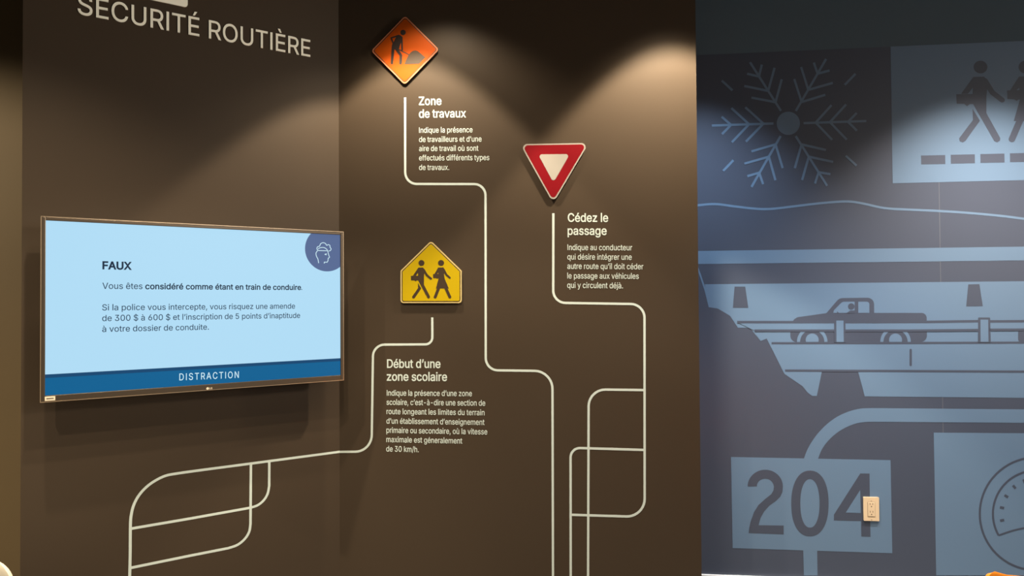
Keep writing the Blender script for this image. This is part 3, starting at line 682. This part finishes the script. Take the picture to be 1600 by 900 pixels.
# brand mark and paper label on the lower bezel
c0 = WL.uv(327.5, 606.8, TV_OFF)
lg = poly_obj('brand_logo', WL, [circle((c0[0] - 0.0065, c0[1]), 0.0042, 20)], TV_OFF, TV_OFF + 0.0006, M['label'], tv)
bm = bmesh.new()
text_polys(bm, WL, 'LG', (327.3, 608.2), (331.6, 608.0), 2.8, 12, TV_OFF, TV_OFF + 0.0006, TV_OFF)
obj('brand_letters', bm, M['label'], lg)
la = WL.uv(70.0, 622.8, TV_OFF); lb = WL.uv(86.3, 627.2, TV_OFF)
bm = bmesh.new(); add_box(bm, WL, la[0], lb[0], vT0 + 0.003, vT0 + 0.016, TV_OFF, TV_OFF + 0.0005)
lbl = obj('paper_label', bm, M['label'], tv)
bm = bmesh.new()
for k in range(7):
    uu = la[0] + 0.004 + k * (lb[0] - la[0] - 0.008) / 7
    add_box(bm, WL, uu, uu + 0.0028, vT0 + 0.0075, vT0 + 0.0115, TV_OFF + 0.0005, TV_OFF + 0.0008)
obj('label_print', bm, M['label_ink'], lbl)

# ------------------------------------------------------------------ road signs on the centre wall
SN = 0.009          # face of a sign in front of the wall


def stroke(pts, w, cap='round', w1=None):
    return ('s', pts, w, cap, w1)


def disc(c, r):
    return ('c', c, r)


def to_outlines(W, shapes, px, n, kx=1.0):
    """shapes in drawing units; px maps a drawing point to a photo point, then to the wall"""
    out = []
    for s in shapes:
        if s[0] == 's':
            pts = ribbon(s[1], s[2], s[3], s[4])
        elif s[0] == 'c':
            pts = circle(s[1], s[2], 36)
        else:
            pts = s[1]
        out.append(W.uvs([px(*p) for p in pts], n))
    return out


def road_sign(name, label, px, outline, radius, layers, scale):
    """layers: (part name, outline, radius, material) stacked on the plate"""
    pts = rounded(outline, radius, 8)
    uvp = WC.uvs([px(*p) for p in pts], SN)
    cu_ = sum(p[0] for p in uvp) / len(uvp); vmin = min(p[1] for p in uvp); cv = sum(p[1] for p in uvp) / len(uvp)
    t = thing(name, WC.P(cu_, vmin, 0), label, 'road sign')
    bm = bmesh.new(); add_poly(bm, WC, uvp, SN - 0.003, SN)
    obj('sign_plate', bm, M['alu'], t)
    for dy in (0.05, -0.05):
        bm = bmesh.new()
        add_poly(bm, WC, circle((cu_, cv + dy), 0.014, 20), 0.0, SN - 0.003)
        obj('standoff_mount', bm, M['steel'], t)
    n = SN
    for nm, ol, rad, material in layers:
        q = WC.uvs([px(*p) for p in rounded(ol, rad, 8)], SN)
        poly_obj(nm, WC, [q], n, n + 0.0004, material, t)
        n += 0.0004
    return t, n


def inset(ol, d):
    n = len(ol); out = []
    area2 = sum(ol[i][0] * ol[(i + 1) % n][1] - ol[(i + 1) % n][0] * ol[i][1] for i in range(n))
    sgn = 1 if area2 > 0 else -1
    for i in range(n):
        p0, p1, p2 = Vector(ol[i - 1]), Vector(ol[i]), Vector(ol[(i + 1) % n])
        d1 = (p1 - p0).normalized(); d2 = (p2 - p1).normalized()
        n1 = Vector((-d1.y, d1.x)) * sgn; n2 = Vector((-d2.y, d2.x)) * sgn
        k = (n1 + n2) / (1 + n1.dot(n2))
        out.append(tuple(p1 + k * d))
    return out


# works sign
pxW = lambda x, y: (570 + x / 6.923, 15 + y / 6.923)
oW = [(436, 66), (804, 432), (432, 814), (69, 447)]
t, n = road_sign('works_sign', 'orange diamond road works sign with a digging worker', pxW, oW, 34, [
    ('pale_rim', oW, 34, M['orange_rim']), ('black_line', inset(oW, 13), 26, M['sign_black']), ('orange_face', inset(oW, 20), 22, M['orange'])], 6.923)
worker = [disc((415, 249), 29),
          ('p', [(350, 281), (385, 277), (410, 298), (398, 350), (382, 385), (372, 425), (352, 442), (322, 432), (292, 385), (313, 352), (330, 315)]),
          stroke([(374, 278), (287, 309), (308, 366)], 15, 'butt'),
          stroke([(401, 300), (406, 444)], 17, 'butt'),
          stroke([(309, 390), (294, 581)], 31, 'round', 27), stroke([(343, 425), (392, 498), (388, 582)], 31, 'round', 27)]
poly_obj('worker_figure', WC, to_outlines(WC, worker, pxW, SN), n, n + 0.0004, M['sign_black'], t)
poly_obj('shovel', WC, to_outlines(WC, [stroke([(358, 428), (480, 491)], 11, 'butt')], pxW, SN), n, n + 0.0003, M['sign_black'], t)
poly_obj('dirt_pile', WC, to_outlines(WC, [('p', [(430, 592), (445, 552), (470, 500), (495, 468), (520, 449), (545, 443), (575, 452), (655, 518), (588, 588)])], pxW, SN), n, n + 0.0004, M['sign_brown'], t)

# school sign: the pair of walking figures is also printed on the mural
boy = [disc((327, 307), 35),
       ('p', [(290, 362), (345, 360), (364, 386), (357, 470), (357, 562), (428, 700), (427, 714), (412, 724), (397, 716), (290, 514), (284, 505), (288, 420), (262, 455), (228, 455)]),
       ('p', [(203, 458), (291, 456), (291, 512), (272, 512), (258, 524), (244, 511), (205, 510)]),
       stroke([(350, 382), (388, 448), (438, 490)], 27),
       ('p', [(286, 538), (324, 604), (250, 715), (236, 724), (221, 718), (217, 702), (288, 600)])]
girl = [disc((557, 307), 35),
        ('p', [(524, 360), (584, 358), (604, 388), (592, 440), (600, 492), (648, 606), (497, 606), (528, 490), (526, 420), (508, 438), (478, 438)]),
        ('p', [(463, 437), (540, 435), (540, 485), (524, 486), (512, 494), (500, 486), (465, 484)]),
        stroke([(588, 384), (618, 444), (659, 480)], 24),
        stroke([(530, 600), (488, 706)], 34), stroke([(612, 600), (660, 706)], 34)]
pxS = lambda x, y: (615 + x / 7.5, 370 + y / 7.5)
oS = [(438, 47), (798, 398), (798, 776), (82, 776), (82, 398)]
t, n = road_sign('school_zone_sign', 'yellow house-shaped school zone sign with two walking pupils', pxS, oS, [36, 14, 36, 36, 14], [
    ('pale_rim', oS, [36, 14, 36, 36, 14], M['yellow_rim']), ('dark_line', inset(oS, 14), [26, 10, 26, 26, 10], M['sign_brown']),
    ('yellow_face', inset(oS, 24), [20, 8, 18, 18, 8], M['yellow'])], 7.5)
poly_obj('pupil_figure', WC, to_outlines(WC, boy, pxS, SN), n, n + 0.0004, M['sign_brown'], t)
poly_obj('pupil_figure', WC, to_outlines(WC, girl, pxS, SN), n, n + 0.0004, M['sign_brown'], t)

# yield sign
pxY = lambda x, y: (805 + x / 7.5, 210 + y / 7.5)
oY = [(57, 114), (864, 100), (445, 807)]
iY = [(268, 234), (641, 231), (448, 566)]
road_sign('yield_sign', 'red and white triangular yield sign pointing down', pxY, oY, 50, [
    ('white_rim', oY, 50, M['sign_white']), ('red_face', inset(oY, 16), 38, M['red']), ('white_triangle', iY, 28, M['sign_white'])], 7.5)


# ------------------------------------------------------------------ explanatory texts on the centre wall
def wall_text(label, heading, body, capH, capB):
    p = WC.uv(*body[-1][1])
    t = thing('wall_text', WC.P(p[0], p[1]), label, 'wall text', 'white explanatory texts on the brown wall')
    for s, a, b in heading:
        bm = bmesh.new()
        text_polys(bm, WC, s, a, b, capH, 12)
        obj('heading_line', bm, M['vinyl'], t)
    for s, a, b in body:
        bm = bmesh.new()
        text_polys(bm, WC, s, a, b, capB, 5)
        obj('paragraph_line', bm, M['vinyl'], t)


wall_text('white text headed Zone de travaux beneath the orange works sign',
          [('Zone', (654.9, 164), (689.5, 163.8)), ('de travaux', (654.9, 183.9), (727.7, 183.3))],
          [('Indique la présence', (654.9, 207.5), (738.3, 206.8)), ('de travailleurs et d’une', (654.9, 222), (752.4, 221.2)),
           ('aire de travail où sont', (654.9, 236.2), (747.5, 235.6)), ('effectués différents types', (654.9, 250.8), (764.5, 250.2)),
           ('de travaux.', (654.9, 265.7), (701.8, 265.6))], 12.6, 8.4)
wall_text('white text headed Début d’une zone scolaire beneath the yellow school sign',
          [('Début d’une', (605.1, 574.6), (688, 574.8)), ('zone scolaire', (604.7, 594.7), (698.3, 595.2))],
          [('Indique la présence d’une zone', (604.5, 618.1), (737.3, 619)), ('scolaire, c’est-à-dire une section de', (604.2, 632.5), (758.1, 634)),
           ('route longeant les limites du terrain', (604.1, 647), (757, 648.9)), ('d’un établissement d’enseignement', (604, 661.8), (757, 664)),
           ('primaire ou secondaire, où la vitesse', (603.9, 676.2), (761.3, 678.9)), ('maximale est géneralement', (603.8, 690.7), (722.2, 693.0)),
           ('de 30 km/h.', (603.6, 705.3), (654.2, 706.5))], 13.0, 8.6)
wall_text('white text headed Cédez le passage beneath the red yield sign',
          [('Cédez le', (887.5, 346.4), (950, 346.6)), ('passage', (887.2, 366.8), (947.7, 367))],
          [('Indique au conducteur', (886.8, 390.7), (987.7, 391.2)), ('qui désire intégrer une', (886.7, 405.5), (987, 406)),
           ('autre route qu’il doit céder', (886.6, 420.1), (1005.2, 420.8)), ('le passage aux véhicules', (886.5, 435.1), (998, 435.8)),
           ('qui y circulent déjà.', (886.4, 449.8), (973.3, 450.6))], 13.0, 8.8)

# ------------------------------------------------------------------ white route lines
LW = 0.0090
def decal_path(W, pts, radii_px, w=LW):
    uvp = W.uvs(pts)
    mpp = 2.42 / F_PX
    return ribbon(open_path(uvp, [r * mpp for r in radii_px]), w)


def route_line(label, W, foot, parts):
    p = W.uv(*foot)
    t = thing('route_line', W.P(p[0], p[1]), label, 'wall line')
    for k, (nm, Wk, outline) in enumerate(parts):
        poly_obj(nm, Wk, [outline], 0.0001, 0.0006 + 0.00002 * k, M['vinyl'], t)


route_line('stepped white line running down from the orange works sign text', WC, (864, 890), [
    ('line', WC, decal_path(WC, [(633, 152.3), (633.2, 287.4), (758.6, 287.7), (759, 578.4), (863.2, 579.8), (864.2, 960)], [22, 21, 22, 32]))])
route_line('branching white line running down from the red yield sign', WC, (919, 890), [
    ('line', WC, decal_path(WC, [(864.6, 333.2), (864.4, 473), (1007, 475.3), (1007.3, 807.8), (892, 804.3)], [22, 24, 32])),
    ('line_branch', WC, decal_path(WC, [(1007, 609.5), (919.8, 608.3), (918.6, 960)], [30])),
    ('line_branch', WC, decal_path(WC, [(1007, 703), (891.5, 699.6), (891.8, 960)], [17]))])
zl = lambda pts: WL.uvs([(x / 2.857, 600 + y / 2.857) for x, y in pts])
main = smooth(zl([(1516, 302.5), (1400, 318), (1120, 355), (900, 384), (780, 401), (735, 411), (690, 433), (650, 463), (618, 500), (596, 543), (585, 590), (582, 640), (581, 760), (579, 857), (577.5, 960)]), 5)
upper = zl([(583, 646), (860, 598.5), (1119, 552)]) + smooth(zl([(1119, 552), (1150, 541), (1176, 520), (1194, 491), (1201.5, 455)]), 5)[1:] + zl([(1202, 345)])
lower = zl([(582, 821), (850, 766), (1020, 732.5)]) + smooth(zl([(1020, 732.5), (1060, 718), (1092, 692), (1112, 660), (1118, 625)]), 5)[1:] + zl([(1120, 355)])
route_line('white line from the yellow school sign turning the corner to loops below the television', WC, (575, 700), [
    ('line', WC, decal_path(WC, [(675.4, 496), (675.6, 538), (583, 538.6), (580.6, 705.5), (530.4, 706)], [13, 22, 34])),
    ('line_beneath_screen', WL, ribbon(main, LW)), ('line_branch', WL, ribbon(upper, LW)), ('line_branch', WL, ribbon(lower, LW))])

# ------------------------------------------------------------------ title on the left wall
tp = WL.uv(300, 55)
title = thing('title_lettering', WL.P(tp[0], tp[1]), 'large white title letters SÉCURITÉ ROUTIÈRE high on the angled brown wall', 'lettering')
for k, ch in enumerate('SÉCURITÉ ROUTIÈRE'):
    if ch == ' ': continue
    bm = bmesh.new()
    text_polys(bm, WL, 'SÉCURITÉ ROUTIÈRE', (121.3, 22.0), (484.3, 89.2), 31.0, 3, 0.0001, 0.004, only=k)
    obj('letter', bm, M['raised'], title)
pa = WL.uv(293, 0)[0]; pb = WL.uv(289, 11.6)[1]
ol = rounded([(pa - 0.46, pb), (pa, pb), (pa, pb + 0.17), (pa - 0.46, pb + 0.17)], 0.012, 6)
bm = bmesh.new(); add_poly(bm, WL, ol, 0.0001, 0.004)
tag(obj('header_plate', bm, M['raised']), 'white rounded header block cut off by the top edge above the title', 'wall plate')

# ------------------------------------------------------------------ mural
mural = thing('wall_mural', WM.P(1.9, vB, 0), 'blue and grey road-themed mural covering the right wall', 'mural')
Z1 = lambda x, y: (1080 + x / 2.646, y / 2.646)
Z2 = lambda x, y: (1080 + x / 2.646, 300 + y / 2.646)
Z3 = lambda x, y: (1080 + x / 3, 600 + y / 3)
T1, T2, T3, T4 = 0.0006, 0.0010, 0.0014, 0.0018       # print layers
def mpart(name, px, shapes, material, n1, parent=mural):
    return poly_obj(name, WM, to_outlines(WM, shapes, px, 0), n1 - 0.0004, n1, material, parent)
def P_(*pts): return ('p', list(pts))

idp = lambda x, y: (x, y)
topL = WM.uv(1090, 86.2); topR = WM.uv(1600, 64)
sl = (topR[1] - topL[1]) / (topR[0] - topL[0])
uE = WM.uv(1790, 400)[0]
bm = bmesh.new()
add_poly(bm, WM, [(0.96, vB), (uE, vB), (uE, topL[1] + sl * (uE - topL[0])), (0.96, topL[1] + sl * (0.96 - topL[0]))], 0, T1 - 0.0002)
obj('dark_print', bm, M['mural_dark'], mural)

bm = bmesh.new()
su0, su1 = WM.uv(1468.5, 400)[0], WM.uv(1469.6, 400)[0]
add_box(bm, WM, su0, su1, vB, WM.uv(1468, 71)[1], 0.0003, T1)
obj('sheet_seam', bm, M['mural_seam'], mural)

# snowflake
Zs = lambda x, y: (1100 + x / 3.912, 80 + y / 3.912)
sf = [disc((515, 441), 71)]
def seg(*p): sf.append(('s', [(p[i], p[i + 1]) for i in range(0, len(p), 2)], 14, 'butt', None))
for s in [(281, 68, 470, 365), (263, 138, 336, 155, 353, 82), (246, 213, 392, 243, 431, 102), (290, 284, 437, 312, 475, 172),
          (746, 48, 561, 365), (671, 70, 694, 138, 767, 118), (593, 97, 637, 237, 787, 194), (551, 170, 596, 311, 741, 267),
          (608, 440, 992, 427), (779, 330, 682, 437, 783, 542), (868, 326, 769, 434, 872, 541), (933, 378, 880, 432, 934, 486),
          (48, 455, 424, 442), (252, 343, 363, 443, 256, 553), (167, 348, 275, 447, 170, 557), (108, 401, 165, 451, 110, 507),
          (468, 519, 290, 830), (290, 613, 437, 570, 480, 715), (247, 688, 396, 645, 436, 789), (265, 764, 337, 743, 361, 813),
          (560, 519, 752, 823), (745, 604, 596, 570, 555, 715), (789, 677, 640, 645, 599, 788), (772, 752, 700, 740, 678, 809),
          (108, 180, 174, 240), (925, 139, 860, 206), (117, 732, 179, 667), (866, 640, 932, 700)]:
    seg(*s)
mpart('snowflake', Zs, sf, M['mural_light'], T2)

# school crossing panel
pan = mpart('crossing_panel', idp, [P_((1391.4, 72.9), (1394.6, 286.5), (1789, 276.8), (1789, 56))], M['mural_light'], T2)
Zc = lambda x, y: (1400 + (463 + (x - 232) * 1.372) / 4.5, 60 + (202 + (y - 307) * 1.27) / 4.5)
mpart('walking_figure', Zc, boy, M['mural_dark'], T3, pan)
mpart('walking_figure', Zc, girl, M['mural_dark'], T3, pan)
Zd = lambda x, y: (1400 + x / 4.5, 60 + y / 4.5)
for k in range(6):
    x0 = 176 + 208 * k; y0 = 824 - 5.2 * k
    if k > 4: break
    mpart('crosswalk_bar', Zd, [P_((x0, y0), (x0 + 169, y0 - 3.5), (x0 + 170, y0 + 59), (x0 + 1, y0 + 62))], M['mural_dark'], T3, pan)

# hills and road bands
hl = smooth([(-60, 63), (28, 55), (100, 50), (180, 60), (260, 69), (330, 70), (420, 60), (520, 48), (600, 41), (660, 40), (720, 50), (800, 67), (900, 73), (1030, 79), (1150, 87), (1280, 99), (1376, 111), (1600, 140), (1875, 180)], 5)
mpart('hill_outline', Z2, [('s', hl, 9.5, 'butt', None)], M['mural_light'], T2)
mpart('road_band', Z2, [P_((-60, 245.5), (28, 244), (1376, 226), (1875, 219), (1875, 277), (1376, 283), (28, 298), (-60, 299))], M['mural_light'], T2)
br = mpart('bridge_scene', Z2, [P_((56, 381.5), (1376, 369), (1875, 364), (1875, 855), (1376, 851), (717, 845), (690, 742), (540, 742), (519, 843), (500, 843), (482, 830),
                               (460, 803), (385, 752), (312, 606), (287, 616), (243, 562), (193, 561), (160, 512), (135, 497), (110, 482), (75, 477), (64, 425))], M['mural_light'], T2)
mpart('cliff_outline', Z2, [('s', [(20, 290), (28, 318), (40, 352), (58, 405), (76, 477)], 7, 'butt', None)], M['mural_light'], T2 + 0.00004)
mpart('bridge_pier', Z2, [P_((179, 391), (223, 391), (236, 479), (172, 479))], M['mural_dark'], T3, br)
mpart('bridge_pier', Z2, [P_((1145, 382), (1191, 381), (1205, 472), (1136, 473))], M['mural_dark'], T3, br)
def hline(pts, w): return ('s', pts, w, 'butt', None)
mpart('road_edge', Z2, [hline([(332, 625), (800, 624.5), (1376, 622.5), (1875, 620)], 9), hline([(388, 738), (800, 739.5), (1376, 742.5), (1875, 745)], 9.5),
                        ('s', [(907, 653), (907, 715)], 9.5, 'round', None)], M['mural_dark'], T3, br)
# pickup truck
Zt = lambda x, y: (1180 + x / 5.333, 430 + y / 5.333)
truck = mpart('pickup_truck', Zt, [
    ('p', rounded([(312, 400), (316, 372), (350, 350), (592, 316), (700, 190), (990, 187), (990, 314), (1428, 314), (1428, 400)], [0, 30, 40, 12, 70, 55, 0, 50, 0])),
    ('p', rounded([(292, 452), (1430, 452), (1430, 556), (292, 556)], [0, 0, 60, 60]))], M['mural_dark'], T3, br)
def half(c, r0, r1, y0):
    a = math.degrees(math.asin(min(1, (c[1] - y0) / r1))) if c[1] - y0 < r1 else 90
    a2 = math.degrees(math.asin(min(1, (c[1] - y0) / r0)))
    return [('p', arc(c, r1, 180, 180 + a) + arc(c, r0, 180 + a2, 180)), ('p', arc(c, r1, -a, 0) + arc(c, r0, 0, -a2))]
tw = [('p', rounded([(650, 314), (655, 292), (725, 221), (827, 221), (827, 314)], [0, 10, 40, 0, 0])), ('p', rounded([(858, 221), (950, 221), (950, 314), (858, 314)], [0, 22, 0, 0]))]
for cx in (474, 1168):
    tw += half((cx, 556), 101, 127, 469)
    tw.append(('p', [p for p in arc((cx, 540), 54, 163, 377)]))
for w_ in tw[:2]: mpart('truck_window', Zt, [w_], M['mural_light'], T4, br)
for w_ in tw[2:]:
    mpart('wheel_arch' if len(w_[1]) > 30 else 'wheel_hub', Zt, [w_], M['mural_light'], T4, br)
mpart('driver_figure', Zt, [disc((799, 261), 27), ('p', [(757, 316), (790, 294), (827, 294), (827, 316)])], M['mural_dark'], T4 + 0.0004, br)
mpart('steering_wheel', Zt, [('s', [(680, 304), (692, 316)], 8, 'butt', None)], M['mural_dark'], T4 + 0.0004, br)
mpart('truck_tail', Z2, [('p', rounded([(1351, 570), (1385, 570), (1500, 570), (1500, 622), (1351, 622)], [12, 0, 0, 0, 14]))], M['mural_dark'], T3 + 0.0001, br)
# guard rail in front of the truck
mpart('guard_rail', Z2, [P_((195, 541), (596, 541), (596, 570), (255, 570)), P_((634, 541), (1190, 539), (1190, 568), (634, 570)), P_((1234, 538), (1875, 535), (1875, 565), (1234, 568))], M['mural_light'], T4 + 0.0004, br)
mpart('rail_line', Z2, [hline([(190, 538), (596, 538)], 10.5), hline([(262, 573), (596, 573)], 10), hline([(636, 538), (972, 537), (1190, 534)], 10.5),
                        hline([(636, 573), (900, 573), (1190, 570.5)], 10), hline([(1232, 535), (1875, 532)], 10.5), hline([(1232, 569.5), (1875, 567)], 10)], M['mural_dark'], T4 + 0.0006, br)
for q_out, q_in in (([(655, 384), (750, 384), (753, 560), (657, 560)], [(674, 378), (734, 378), (736, 556), (676, 556)]),):
    po = mpart('rail_post', Zt, [('p', q_out)], M['mural_dark'], T4 + 0.0007, br)
    mpart('rail_post', Zt, [('p', q_in)], M['mural_light'], T4 + 0.0009, br)
Zq = lambda x, y: (1420 + x / 4.09, 420 + y / 4.09)
mpart('rail_post', Zq, [('p', rounded([(441, 311), (518, 311), (522, 470), (441, 470)], [6, 6, 0, 0]))], M['mural_dark'], T4 + 0.0007, br)
mpart('rail_post', Zq, [P_((456, 325), (505, 325), (507, 466), (457, 466))], M['mural_light'], T4 + 0.0009, br)

# route sign with its curving road
outer = smooth([(528, 350), (545, 306), (577, 253), (620, 203), (672, 161), (730, 132), (790, 116), (845, 113)], 5)
inner = smooth([(594, 350), (612, 307), (640, 268), (680, 231), (728, 202), (780, 183), (832, 177)], 5)
mpart('road_curve', Z3, [('p', outer + [(1560, 119), (2128, 124), (2128, 187), (1560, 182)] + inner[::-1])], M['mural_light'], T2)
rs = mpart('route_number_panel', Z3, [P_((186.5, 342), (934, 357), (942, 793), (194, 769))], M['mural_light'], T2 + 0.00005)
mpart('panel_post', Z3, [P_((525, 774), (590, 776), (592, 897), (528, 897))], M['mural_light'], T2)
Zn = lambda x, y: (1130 + x / 5, 700 + y / 5)
two = [(191, 300)] + arc((328, 300), 138, 180, 360, 24, 131)[1:] + [(462, 345), (445, 380), (410, 415), (360, 450), (320, 495), (292, 545), (276, 602), (472, 605), (472, 674), (199, 664), (203, 625), (215, 570), (240, 500), (275, 445), (330, 395), (375, 360), (392, 330), (396, 300)] + arc((328, 300), 66, 0, -180, 20, 61)[1:-1] + [(263, 300)]
def superel(c, rx, ry, p, n=56):
    out = []
    for k in range(n):
        t_ = 2 * math.pi * k / n
        c_, s_ = math.cos(t_), math.sin(t_)
        out.append((c[0] + rx * math.copysign(abs(c_) ** (2 / p), c_), c[1] + ry * math.copysign(abs(s_) ** (2 / p), s_)))
    return out
zo = superel((677, 433), 146, 257, 2.25); zi = superel((677, 432), 75, 189, 2.2)
ring = zo + [zo[0]] + [zi[0]] + zi[::-1]
mpart('digit_two', Zn, [('p', two)], M['mural_dark'], T3, rs)
bm = bmesh.new()
so, si = WM.uvs([Zn(*p) for p in zo]), WM.uvs([Zn(*p) for p in zi])
for k in range(len(so)):
    j = (k + 1) % len(so)
    add_poly(bm, WM, [so[k], so[j], si[j], si[k]], T3 - 0.0004, T3)
obj('digit_zero', bm, M['mural_dark'], rs)
mpart('digit_four', Zn, [P_((1070, 198), (1142, 199), (1150, 693), (1078, 691), (1076, 570), (864, 565), (864, 520)) ], M['mural_dark'], T3, rs)
mpart('digit_four_counter', Zn, [P_((1069, 328), (1074, 507), (957, 504))], M['mural_light'], T4, rs)

# dashboard gauge panel
gp = mpart('gauge_panel', Z3, [P_((1136.5, 228), (1560, 231), (1950, 233), (1950, 897), (1148, 897))], M['mural_light'], T2)
Zg = lambda x, y: (1500 + x / 3.46, 640 + y / 3.46)
def ring_part(name, c, r, w, parent):
    bm = bmesh.new()
    a = WM.uvs([Zg(*p) for p in circle(c, r + w / 2, 72)]); b = WM.uvs([Zg(*p) for p in circle(c, r - w / 2, 72)])
    for k in range(72):
        j = (k + 1) % 72
        va, vb_ = [a[k], a[j], b[j], b[k]], None
        if min(p[1] for p in va) > vB:
            add_poly(bm, WM, va, T3 - 0.0004, T3)
    return obj(name, bm, M['mural_dark'], parent)
ring_part('gauge_rim', (411, 563), 305, 11.5, gp)
dial = arc((411, 563), 234, 150.2, 389.8, 50)
cur = smooth([dial[-1], (540, 653), (476, 639), (411, 634), (346, 640), (280, 655), dial[0]], 5)
mpart('gauge_dial', Zg, [('s', dial, 11.5, 'butt', None), ('s', cur, 10, 'butt', None)], M['mural_dark'], T3, gp)
tk = []
for a in (169.2, 190.2, 210.5, 230.8, 250, 270, 290, 309.2, 329.5, 349.8, 10.8):
    ca, sa = math.cos(math.radians(a)), math.sin(math.radians(a))
    tk.append(('s', [(411 + 176 * ca, 563 + 176 * sa), (411 + 199 * ca, 563 + 199 * sa)], 14, 'butt', None))
for t_ in tk: mpart('gauge_tick', Zg, [t_], M['mural_dark'], T3, gp)

# ------------------------------------------------------------------ electrical outlet
Zo = lambda x, y: (1330 + x / 12.857, 760 + y / 12.857)
p0 = WM.uv(*Zo(232, 205)); p1 = WM.uv(*Zo(553, 690))
ou0, ou1, ov1, ov0 = p0[0], p1[0], p0[1], p1[1]
ouc, ovc = (ou0 + ou1) / 2, (ov0 + ov1) / 2
ow, oh = ou1 - ou0, ov1 - ov0
outlet = thing('electrical_outlet', WM.P(ouc, ov0, 0), 'ivory double electrical outlet on the mural beside the numeral 4', 'outlet')
bm = bmesh.new(); add_poly(bm, WM, rounded([(ou0, ov0), (ou1, ov0), (ou1, ov1), (ou0, ov1)], 0.003, 4), 0.0018, 0.0075)
obj('cover_plate', bm, M['ivory'], outlet, bevel=0.0025)
bm = bmesh.new(); add_box(bm, WM, ouc - ow * 0.23, ouc + ow * 0.23, ovc - oh * 0.305, ovc + oh * 0.285, 0.006, 0.0092)
rec = obj('receptacle', bm, M['ivory'], outlet, bevel=0.0008)
bm = bmesh.new(); add_box(bm, WM, ouc - ow * 0.245, ouc + ow * 0.245, ovc - oh * 0.315, ovc + oh * 0.295, 0.006, 0.0077)
obj('receptacle_gap', bm, M['slot'], outlet)
for vv in (ovc + oh * 0.19, ovc - oh * 0.14):
    bm = bmesh.new()
    for s in (-1, 1):
        add_box(bm, WM, ouc + s * ow * 0.085 - 0.0011, ouc + s * ow * 0.085 + 0.0011, vv - 0.0005, vv + 0.0075, 0.009, 0.0094)
    add_poly(bm, WM, circle((ouc, vv - 0.0085), 0.0026, 16), 0.009, 0.0094)
    obj('socket_slots', bm, M['slot'], rec)
for vv in (ovc + oh * 0.345, ovc - oh * 0.44):
    poly_obj('screw', WM, [circle((ouc, vv), 0.0026, 16)], 0.0074, 0.0084, M['screw'], outlet)


# ------------------------------------------------------------------ moulded chairs at the lower corners
def moulded_chair(label, x, y, top, rot, material, corner_r, horn, width):
    t = thing('moulded_chair', (x, y, 0), label, 'chair')
    R = Matrix.Rotation(math.radians(rot), 4, 'Z')
    org = Vector((x, y, 0))
    seat_h = 0.445
    # profile (forward, height) from the seat's front lip to the top of the back
    prof = smooth([(0.235, seat_h - 0.03), (0.215, seat_h), (0.10, seat_h - 0.004), (-0.06, seat_h - 0.016), (-0.165, seat_h - 0.004), (-0.215, seat_h + 0.06),
                   (-0.235, seat_h + 0.17), (-0.25, top - 0.13), (-0.257, top - 0.06), (-0.2605, top - 0.025), (-0.2618, top - 0.008), (-0.262, top)], 6)
    L = len(prof); K = 60
    bm = bmesh.new()
    hi_len = top - seat_h
    grid = []
    for i, (fy, fz) in enumerate(prof):
        row = []
        d_top = top - fz if i > L // 2 else 9
        w = width / 2 * (0.94 if i < L // 2 else 1.0)
        if d_top < corner_r:
            w -= corner_r - math.sqrt(max(0, corner_r ** 2 - (corner_r - d_top) ** 2))
        for k in range(K + 1):
            s = -1 + 2 * k / K
            dish = 0.035 * s * s if i > L // 2 else 0.0
            up = 0.018 * s ** 4 if i <= L // 2 else horn * max(0, 1 - d_top / 0.08) * max(0.0, (abs(s) - 0.86) / 0.14) ** 1.2 if d_top < 0.08 else 0.0
            row.append(bm.verts.new(org + R @ Vector((s * w, fy + dish, fz + up))))
        grid.append(row)
    for i in range(L - 1):
        for k in range(K):
            bm.faces.new((grid[i][k], grid[i][k + 1], grid[i + 1][k + 1], grid[i + 1][k]))
    sh = obj('seat_shell', bm, material, t, smooth_shade=True)
    so_ = sh.modifiers.new('thickness', 'SOLIDIFY'); so_.thickness = 0.014; so_.offset = 0
    bv = sh.modifiers.new('bevel', 'BEVEL'); bv.width = 0.005; bv.segments = 3
    for sx, sy in ((-1, 1), (1, 1), (-1, -1), (1, -1)):
        a = org + R @ Vector((sx * 0.15, sy * 0.13, seat_h - 0.022)); b = org + R @ Vector((sx * 0.225, sy * 0.225, 0.012))
        bm = bmesh.new()
        d = (b - a); mid = (a + b) / 2
        mtx = Matrix.Translation(mid) @ d.to_track_quat('Z', 'Y').to_matrix().to_4x4()
        bmesh.ops.create_cone(bm, cap_ends=True, segments=16, radius1=0.0105, radius2=0.0105, depth=d.length, matrix=mtx)
        lg_ = obj('leg', bm, M['chrome'], t, smooth_shade=True)
        bm = bmesh.new()
        bmesh.ops.create_cone(bm, cap_ends=True, segments=16, radius1=0.015, radius2=0.013, depth=0.024, matrix=Matrix.Translation((b.x, b.y, 0.012)))
        obj('rubber_foot', bm, M['rubber'], lg_)
    for sy in (0.13, -0.13):
        bm = bmesh.new()
        a = org + R @ Vector((-0.15, sy, seat_h - 0.026)); b = org + R @ Vector((0.15, sy, seat_h - 0.026))
        d = b - a
        bmesh.ops.create_cone(bm, cap_ends=True, segments=12, radius1=0.009, radius2=0.009, depth=d.length,
                              matrix=Matrix.Translation((a + b) / 2) @ d.to_track_quat('Z', 'Y').to_matrix().to_4x4())
        obj('under_rail', bm, M['chrome'], t, smooth_shade=True)
    return t


moulded_chair('cream moulded chair, its rounded back just showing at the lower left corner', -1.248, 1.66, 0.846, 0, M['chair_white'], 0.06, 0.0, 0.46)
moulded_chair('orange moulded chair, its back top just showing at the lower right corner', 1.187, 1.66, 0.795, 0, M['chair_orange'], 0.014, 0.006, 0.46)
